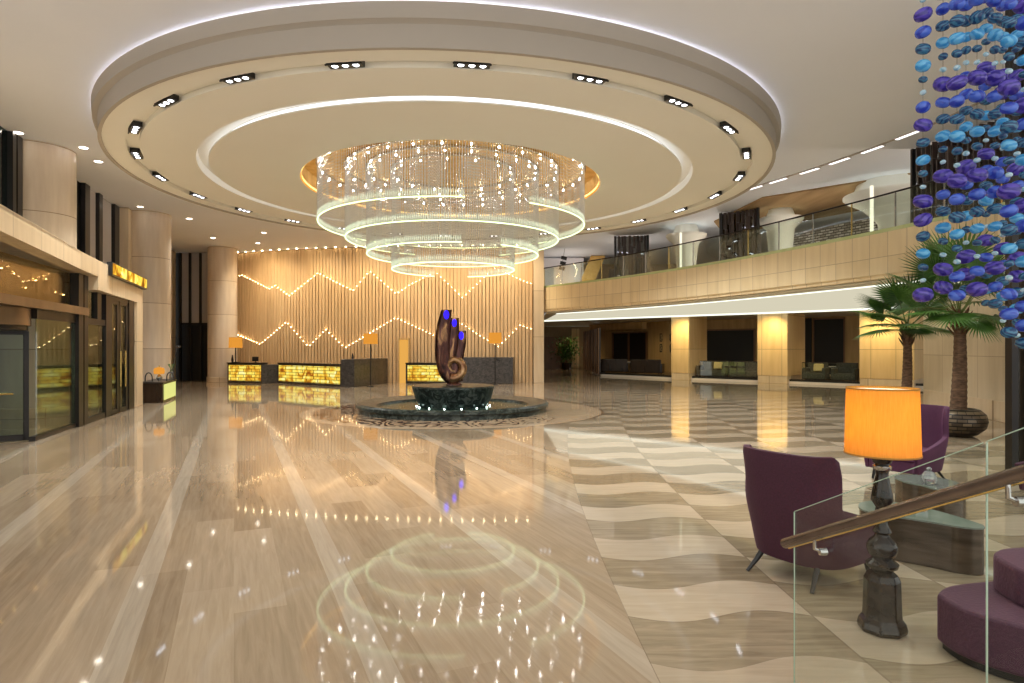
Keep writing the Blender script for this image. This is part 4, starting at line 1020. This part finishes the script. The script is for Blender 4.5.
# ================================================================== LOUNGE FURNITURE (front right)
def wing_chair(cx_, cy_, face, lab, mat):
    """face = direction the sitter looks, radians; local +x is forward"""
    th = empty('wing_chair', (cx_, cy_, 0), lab, 'armchair', 'plum wing chairs', face)
    plan = [(.50, -.40), (.38, -.42), (.22, -.425), (.05, -.425), (-.08, -.422), (-.14, -.418), (-.18, -.41), (-.22, -.40), (-.28, -.37), (-.34, -.30), (-.385, -.20), (-.40, -.10), (-.405, 0)]
    plan = cr(plan, 3); plan = plan + [(p[0], -p[1]) for p in plan[-2::-1]]
    n = len(plan)
    def top(x):
        T = [(-.5, 1.10), (-.33, 1.10), (-.18, 1.085), (-.06, 1.06), (-.02, 1.0), (-.035, .90), (-.04, .80), (.03, .70), (.14, .62), (.30, .56), (.50, .50)]
        return T
    # height as a function of plan x; wing overhang handled with a forward shift that depends on z
    def hgt(x):
        if x < -.27: return 1.11
        if x < -.20: return 1.11 - .43 * ((x + .27) / .07) ** 1.3
        t = min(1, (x + .20) / .70); return .50 + .18 * (1 - t) ** 1.3
    def flare(x, y, z):
        k = max(0, z - .2) / .9
        w = 1 + .10 * k * k
        back = -.10 * k * (1 if x < .1 else max(0, 1 - (x - .1) / .4))
        s = .90 + .10 * min(1, k * 2.2)
        return (x * s + back, y * w * s)
    T_ = .075
    mb = MB((cx_, cy_, 0), face); nz = 16
    def normal(i):
        a, b = plan[max(i - 1, 0)], plan[min(i + 1, n - 1)]
        t = Vector((b[0] - a[0], b[1] - a[1])).normalized(); return (t.y, -t.x)  # outward for this winding
    def P(i, j, side):
        x, y = plan[i]; nx_, ny_ = normal(i); h = hgt(x); z = .17 + (h - .17) * j / nz
        fl = flare(x, y, z)
        # wing: between arm level and top, the front edge bulges forward
        xx = fl[0]
        if -.34 < x < -.17 and z > .72: xx += .07 * math.sin(min(1, (z - .72) / .26) * PI / 2) * min(1, (x + .34) / .08)
        rd = T_ / 2 * (1 if 0 < j < nz else .75)
        s = rd if side else -rd
        edge = .6 if i in (0, n - 1) else 1
        return (xx - nx_ * s * edge * -1, fl[1] - ny_ * s * edge * -1, z + (.0 if j < nz else .0))
    vs = []; W = nz + 1
    for i in range(n):
        for j in range(W): vs.append(P(i, j, True))
        for j in range(W - 1, -1, -1): vs.append(P(i, j, False))
    R_ = 2 * W; fs = []
    for i in range(n - 1):
        for j in range(R_): fs.append((i * R_ + j, (i + 1) * R_ + j, (i + 1) * R_ + (j + 1) % R_, i * R_ + (j + 1) % R_))
    fs.append(tuple(range(R_))); fs.append(tuple((n - 1) * R_ + j for j in range(R_ - 1, -1, -1)))
    mb.add(vs, fs); mb.build('shell', M[mat], th, 55)
    seat = [(.50, -.30), (.52, 0), (.50, .30), (.40, .35), (-.2, .32), (-.30, .2), (-.32, 0), (-.30, -.2), (-.2, -.32), (.40, -.35)]
    sp_ = cr(seat + [seat[0]], 4)[:-1]
    MB((cx_, cy_, 0), face).prism([(p[0] * .96, p[1] * .97) for p in sp_], .172, .34).build('seat_frame', M[mat], th, 30, bevel=.02)
    MB((cx_, cy_, 0), face).prism([(p[0] * .98 + .01, p[1] * .96) for p in sp_], .341, .47).build('seat_cushion', M['velvet2'], th, 30, bevel=.04)
    for s in (-1, 1):
        MB((cx_, cy_, 0), face).tube([(.36, s * .28, .175), (.38, s * .29, .10), (.40, s * .30, .002)], [.028, .024, .018], 8).build('leg', M['black'], th, 60)
        MB((cx_, cy_, 0), face).tube([(-.30, s * .26, .19), (-.37, s * .28, .10), (-.46, s * .31, .002)], [.030, .022, .015], 8).build('leg', M['black'], th, 60)
wing_chair(2.66, 5.62, math.radians(32), 'plum wing chair nearest the camera, seen from behind beside the amber lamp', 'velvet')
wing_chair(6.02, 9.6, math.radians(212), 'plum wing chair facing the camera behind the amber lamp and tables', 'velvet2')
wing_chair(7.0, 7.75, math.radians(180), 'plum wing chair cut off at the right edge behind the handrail', 'velvet')

# big lamp
lx, ly = 2.62, 4.46
la = empty('floor_lamp', (lx, ly, 0), 'large lamp with glowing amber drum shade and turned dark bronze base', 'lamp')
mb = MB((lx, ly, 0)); mb.lathe([(.238, 1.245), (.236, 1.26), (.225, 1.70), (.226, 1.715)], 64); mb.build('lamp_shade', M['shade'], la, 50, solid=.004)
M['strim'] = plain('shade trim', (.40, .19, .03), .6)
MB((lx, ly, 0)).lathe([(.240, 1.243), (.241, 1.254)], 64).build('shade_trim', M['strim'], la, 50, solid=.004)
MB((lx, ly, 0)).lathe([(.228, 1.708), (.228, 1.717)], 64).build('shade_trim', M['strim'], la, 50, solid=.004)
MB((lx, ly, 0)).lathe([(.0, 1.700), (.222, 1.700)], 48).build('diffuser', m_crystal('shade diffuser', 1.0), la)
# square/octagonal foot, then turned parts
MB((lx, ly, 0), .2).lathe([(0, .001), (.155, .001), (.160, .03), (.150, .07), (.128, .10), (.125, .13), (.118, .36), (.100, .40), (.06, .43), (0, .43)], 8).build('foot', M['lampbase'], la, None, bevel=.01)
MB((lx, ly, 0)).lathe([(.07, .43), (.098, .45), (.105, .475), (.075, .50), (.062, .515), (.085, .535), (.098, .57), (.10, .60), (.085, .635), (.055, .66), (.045, .68), (.062, .70), (.05, .725), (.036, .75), (.034, .82), (.045, .85), (.04, .87),
                     (.052, .89), (.072, .92), (.068, .96), (.052, 1.04), (.040, 1.10), (.042, 1.125), (.052, 1.135)], 32).build('column', M['lampbase'], la, 40)
MB((lx, ly, 0)).lathe([(.052, 1.135), (.060, 1.145), (.060, 1.165), (.045, 1.175)], 24).build('collar', M['chrome'], la, 40)
MB((lx, ly, 0)).lathe([(.045, 1.175), (.06, 1.19), (.068, 1.22), (.068, 1.235), (.03, 1.25), (.012, 1.26), (.012, 1.35), (0, 1.35)], 24).build('socket', M['lampbase'], la, 40)
MB((lx, ly, 0)).ball((0, 0, 1.42), .035, 16, 10, 1.4).build('bulb', emit('lamp bulb', (1, .76, .45), 22), la, 60)
mb = MB((lx, ly, 0))
for k in range(3): a = k * 2.094; mb.tube([(0, 0, 1.35), (.226 * math.cos(a), .226 * math.sin(a), 1.69)], .003, 5)
mb.build('shade_spider', M['steel'], la)

# coffee tables
def ctable(P, lab, h=.42):
    P = cr(P + [P[0]], 6)[:-1]; cx_ = sum(p[0] for p in P) / len(P); cy_ = sum(p[1] for p in P) / len(P)
    th = empty('coffee_table', (cx_, cy_, 0), lab, 'coffee table', 'teardrop coffee tables')
    MB().prism([(cx_ + (p[0] - cx_) * .985, cy_ + (p[1] - cy_) * .985) for p in P], .002, h - .015).build('base', M['tableside'], th, 35, bevel=.006)
    MB().prism(P, h - .014, h).build('top', M['tabletop'], th, 35)
    return th
ctable([(4.20, 5.62), (4.17, 5.88), (4.10, 6.15), (3.98, 6.38), (3.78, 6.50), (3.55, 6.42), (3.42, 6.18), (3.48, 5.98), (3.64, 5.86), (3.80, 5.72), (3.93, 5.58), (4.05, 5.52), (4.15, 5.53)], 'dark bronze teardrop coffee table in front, next to the lamp')
ctable([(4.62, 7.45), (4.66, 7.68), (4.84, 7.84), (5.08, 7.80), (5.22, 7.58), (5.22, 7.32), (5.12, 7.10), (4.95, 7.00), (4.80, 6.98), (4.72, 7.08), (4.70, 7.24), (4.64, 7.34)], 'dark bronze teardrop coffee table farther back with a crystal jar')
# crystal jar and cup
cj = empty('crystal_jar', (4.82, 7.28, .4205), 'cut crystal lidded jar on the rear coffee table', 'jar')
MB((4.82, 7.28, .4205)).lathe([(0, 0), (.05, 0), (.075, .03), (.08, .07), (.07, .10), (.0, .10)], 10).build('body', M['cup'], cj)
MB((4.82, 7.28, .4205)).lathe([(.072, .101), (.05, .14), (.02, .155), (.03, .175), (.02, .195), (0, .20)], 10).build('lid', M['cup'], cj)
o = MB((3.98, 6.12, .4205)).lathe([(0, 0), (.05, 0), (.055, .06), (.045, .062), (.04, .01), (0, .01)], 16).build('glass_cup', M['cup'], None, 40); tag(o, 'small glass cup on the front coffee table', 'cup')

# round two-tier ottoman
ot = empty('round_ottoman', (3.5, 4.0, 0), 'plum two-tier round ottoman in the lower right corner', 'ottoman')
O1 = cr([(2.83, 4.20), (3.00, 4.34), (3.28, 4.42), (3.6, 4.46), (4.05, 4.35), (4.25, 4.0), (4.05, 3.62), (3.65, 3.50), (3.25, 3.58), (2.98, 3.74), (2.83, 3.98), (2.83, 4.20)], 6)[:-1]
O2 = cr([(3.20, 4.0), (3.27, 4.28), (3.50, 4.42), (3.85, 4.38), (4.05, 4.1), (3.98, 3.78), (3.7, 3.62), (3.38, 3.68), (3.20, 4.0)], 6)[:-1]
MB().prism([(3.5 + (p[0] - 3.5) * .95, 4 + (p[1] - 4) * .95) for p in O1], .002, .05).build('plinth', M['black'], ot, 35)
MB().prism(O1, .05, .36).build('seat', M['ottoman'], ot, 35, bevel=.025)
MB().prism(O2, .362, .60).build('upper_tier', M['ottoman'], ot, 35, bevel=.025)

# stair balustrade
R0, R1 = Vector((1.455, 3.36, .955)), Vector((1.74, 2.13, 1.58)); dr_ = (R1 - R0)
hr = empty('stair_balustrade', (1.7, 2.6, 0), 'frameless glass stair balustrade with round bronze handrail at the lower right', 'balustrade')
R2 = R0 + dr_ * 1.62
path = [R0 + (R2 - R0) * (i / 12) for i in range(13)]
MB().tube([tuple(p) for p in path], .026, 20).build('handrail', M['railwood'], hr, 60)
MB().tube([tuple(p + Vector((.022, .0, -.024))) for p in path], .006, 6).build('rail_strip', M['brass'], hr, 60)
def glp(t, dz): p = R0 + dr_ * t; return Vector((p.x + .045, p.y, p.z + dz))
def gpanel(t0, t1, bot0, bot1):
    vs = []
    for t, bt in ((t0, bot0), (t1, bot1)):
        p = glp(t, .17); vs += [(p.x, p.y, bt), (p.x, p.y, p.z), (p.x + .012, p.y + .003, bt), (p.x + .012, p.y + .003, p.z)]
    MB().add(vs, [(0, 4, 5, 1), (2, 3, 7, 6), (1, 5, 7, 3), (0, 2, 6, 4), (0, 1, 3, 2), (4, 6, 7, 5)]).build('glass_panel', M['stairglass'], hr)
gpanel(.0, .835, .003, .60); gpanel(.847, 1.62, .62, .9)
M['gedge'] = plain('glass edge', (.42, .52, .42), .15)
for t0, t1, b0 in ((.0, .835, .003), (.847, 1.62, .62)):
    a_, b_ = glp(t0, .17), glp(t1, .17)
    MB().tube([(a_.x + .006, a_.y, b0), (a_.x + .006, a_.y, a_.z - .004)], .0038, 6).build('glass_edge', M['gedge'], hr)
    MB().tube([(a_.x + .006, a_.y, a_.z), (b_.x + .006, b_.y, b_.z)], .0022, 6).build('glass_edge', M['gedge'], hr)
for t in (.18, .95):
    p = R0 + dr_ * t
    MB().tube([tuple(p + Vector((0, 0, -.02))), tuple(p + Vector((.0, 0, -.07))), tuple(p + Vector((.04, 0, -.085)))], .009, 8).build('bracket', M['chrome'], hr, 60)
    MB().tube([tuple(p + Vector((.025, 0, -.085))), tuple(p + Vector((.06, 0, -.085)))], .018, 14).build('bracket_disc', M['chrome'], hr, 40)
# stone steps the camera stands on
mb = MB()
for k in range(5): mb.box((.6, 2.95 - .3 * k, .085 + .085 * k), (2.2, .3, .17 * (k + 1)))
struct(mb, 'floor_steps', M['stone'])

# ================================================================== LIGHTS
def light(kind, loc, energy, col=(1, .9, .78), size=.2, rot=(0, 0, 0), **k):
    l = bpy.data.lights.new('light', kind); l.energy = energy; l.color = col
    if kind == 'AREA': l.shape = 'DISK'; l.size = size
    elif kind in ('POINT', 'SPOT'): l.shadow_soft_size = size
    for a, b in k.items(): setattr(l, a, b)
    o = bpy.data.objects.new('light', l); COL.objects.link(o); o.location = loc; o.rotation_euler = rot; return o
# chandelier lamps
# groove modules
for i in range(24):
    a = math.radians(-7.5 + 15 * i)
    light('SPOT', (fx + 8.77 * math.cos(a), fy + 8.77 * math.sin(a), ZD - .05), 590, (1, 1, .97), .03, spot_size=math.radians(125), spot_blend=1)
# downlights left
for x, y in [(-12.2, 21.0), (-14.4, 28.9), (-14.2, 35.2), (-11.4, 13.5), (-12.6, 32), (-6, 33.5), (-1, 33)]:
    light('SPOT', (x, y, ZC - .03), 380, (1, .96, .88), .03, spot_size=math.radians(120), spot_blend=1)
# bay lights, plus lights added for pillars, balcony and slat wall
for p, q in zip(lineP, lineP[1:]):
    m_ = ((p[0] + q[0]) / 2 - 1.6, (p[1] + q[1]) / 2 - 1.8)
for p in PF:
    light('SPOT', (p.x + .1, p.y - 1.6, 3.9), 300, (1, .76, .32), .04, rot=(math.radians(32), 0, math.radians(-20)), spot_size=math.radians(110), spot_blend=1)  # added spots that brighten the pillar fronts, no fixtures
for x, y, e_ in ((15.5, 38.9, 40), (19.5, 35.4, 40), (9.5, 46, 50), (4.5, 52, 60), (5.6, 56.5, 50)):
    light('SPOT', (x, y, 3.9), e_ * 2.2, (1, .76, .44), .04, spot_size=math.radians(150), spot_blend=1)
for x, y in ((3.6, 38.6), (6.5, 34), (9.6, 28.5), (11.6, 24.2), (13.3, 18.5), (16, 24)):
    light('POINT', (x, y, 5.75), 75, (1, .90, .76), .05)  # added balcony fill, kept low so the balcony front hides it
for x, y in ((-14.5, 35.6), (-11.5, 34.4), (-8.5, 33.8), (-5.5, 33.6), (-2.5, 33.5), (.2, 33.6)):
    light('SPOT', (x, y, ZC - .05), 480, (1, .80, .52), .05, rot=(math.radians(32), 0, 0), spot_size=math.radians(120), spot_blend=1)  # added wall-wash spots that brighten the slats, no fixtures
# vestibule, lamp shade
for x, y in ((-13.2, 18.5), (-12.6, 15.2), (-11.6, 9.5)):
    light('SPOT', (x, y, 3.8), 120, (.98, 1, .84), .03, spot_size=math.radians(130), spot_blend=1)
light('POINT', (lx, ly, 1.47), 9.5, (1, .78, .46), .04)
# downlights over the lounge and stairs
for x, y in ((3.5, 5), (6, 8), (9, 12.5), (1, 5.5), (-3, 7), (-7, 9), (6.4, 13.5)):
    light('SPOT', (x, y, ZC - .03), 320, (1, 1, .96), .03, spot_size=math.radians(105), spot_blend=.8)

w = bpy.data.worlds.new('world'); scn.world = w; w.use_nodes = True
bg = w.node_tree.nodes['Background']; bg.inputs[0].default_value = (1.0, .985, .95, 1); bg.inputs[1].default_value = 1.38  # ambient fill added, enters through the unbuilt rear of the hall

# ================================================================== CAMERA
cam = bpy.data.cameras.new('camera'); cam.sensor_width = 36; cam.lens = F / 1024 * 36; cam.shift_y = (CY - 341.5) / 1024; cam.clip_end = 300; cam.clip_start = .05
co = bpy.data.objects.new('camera', cam); COL.objects.link(co); co.location = (0, 0, EYE); co.rotation_euler = (PI / 2, 0, 0); scn.camera = co
scn.view_settings.view_transform = 'Standard'; scn.view_settings.look = 'None'; scn.view_settings.gamma = 1; scn.view_settings.exposure = .13
scn.view_settings.use_curve_mapping = False
cy = scn.cycles; cy.use_denoising = True; cy.max_bounces = 8; cy.diffuse_bounces = 4; cy.glossy_bounces = 4; cy.transparent_max_bounces = 40; cy.transmission_bounces = 6
cy.sample_clamp_indirect = 6; cy.caustics_reflective = False; cy.caustics_refractive = False
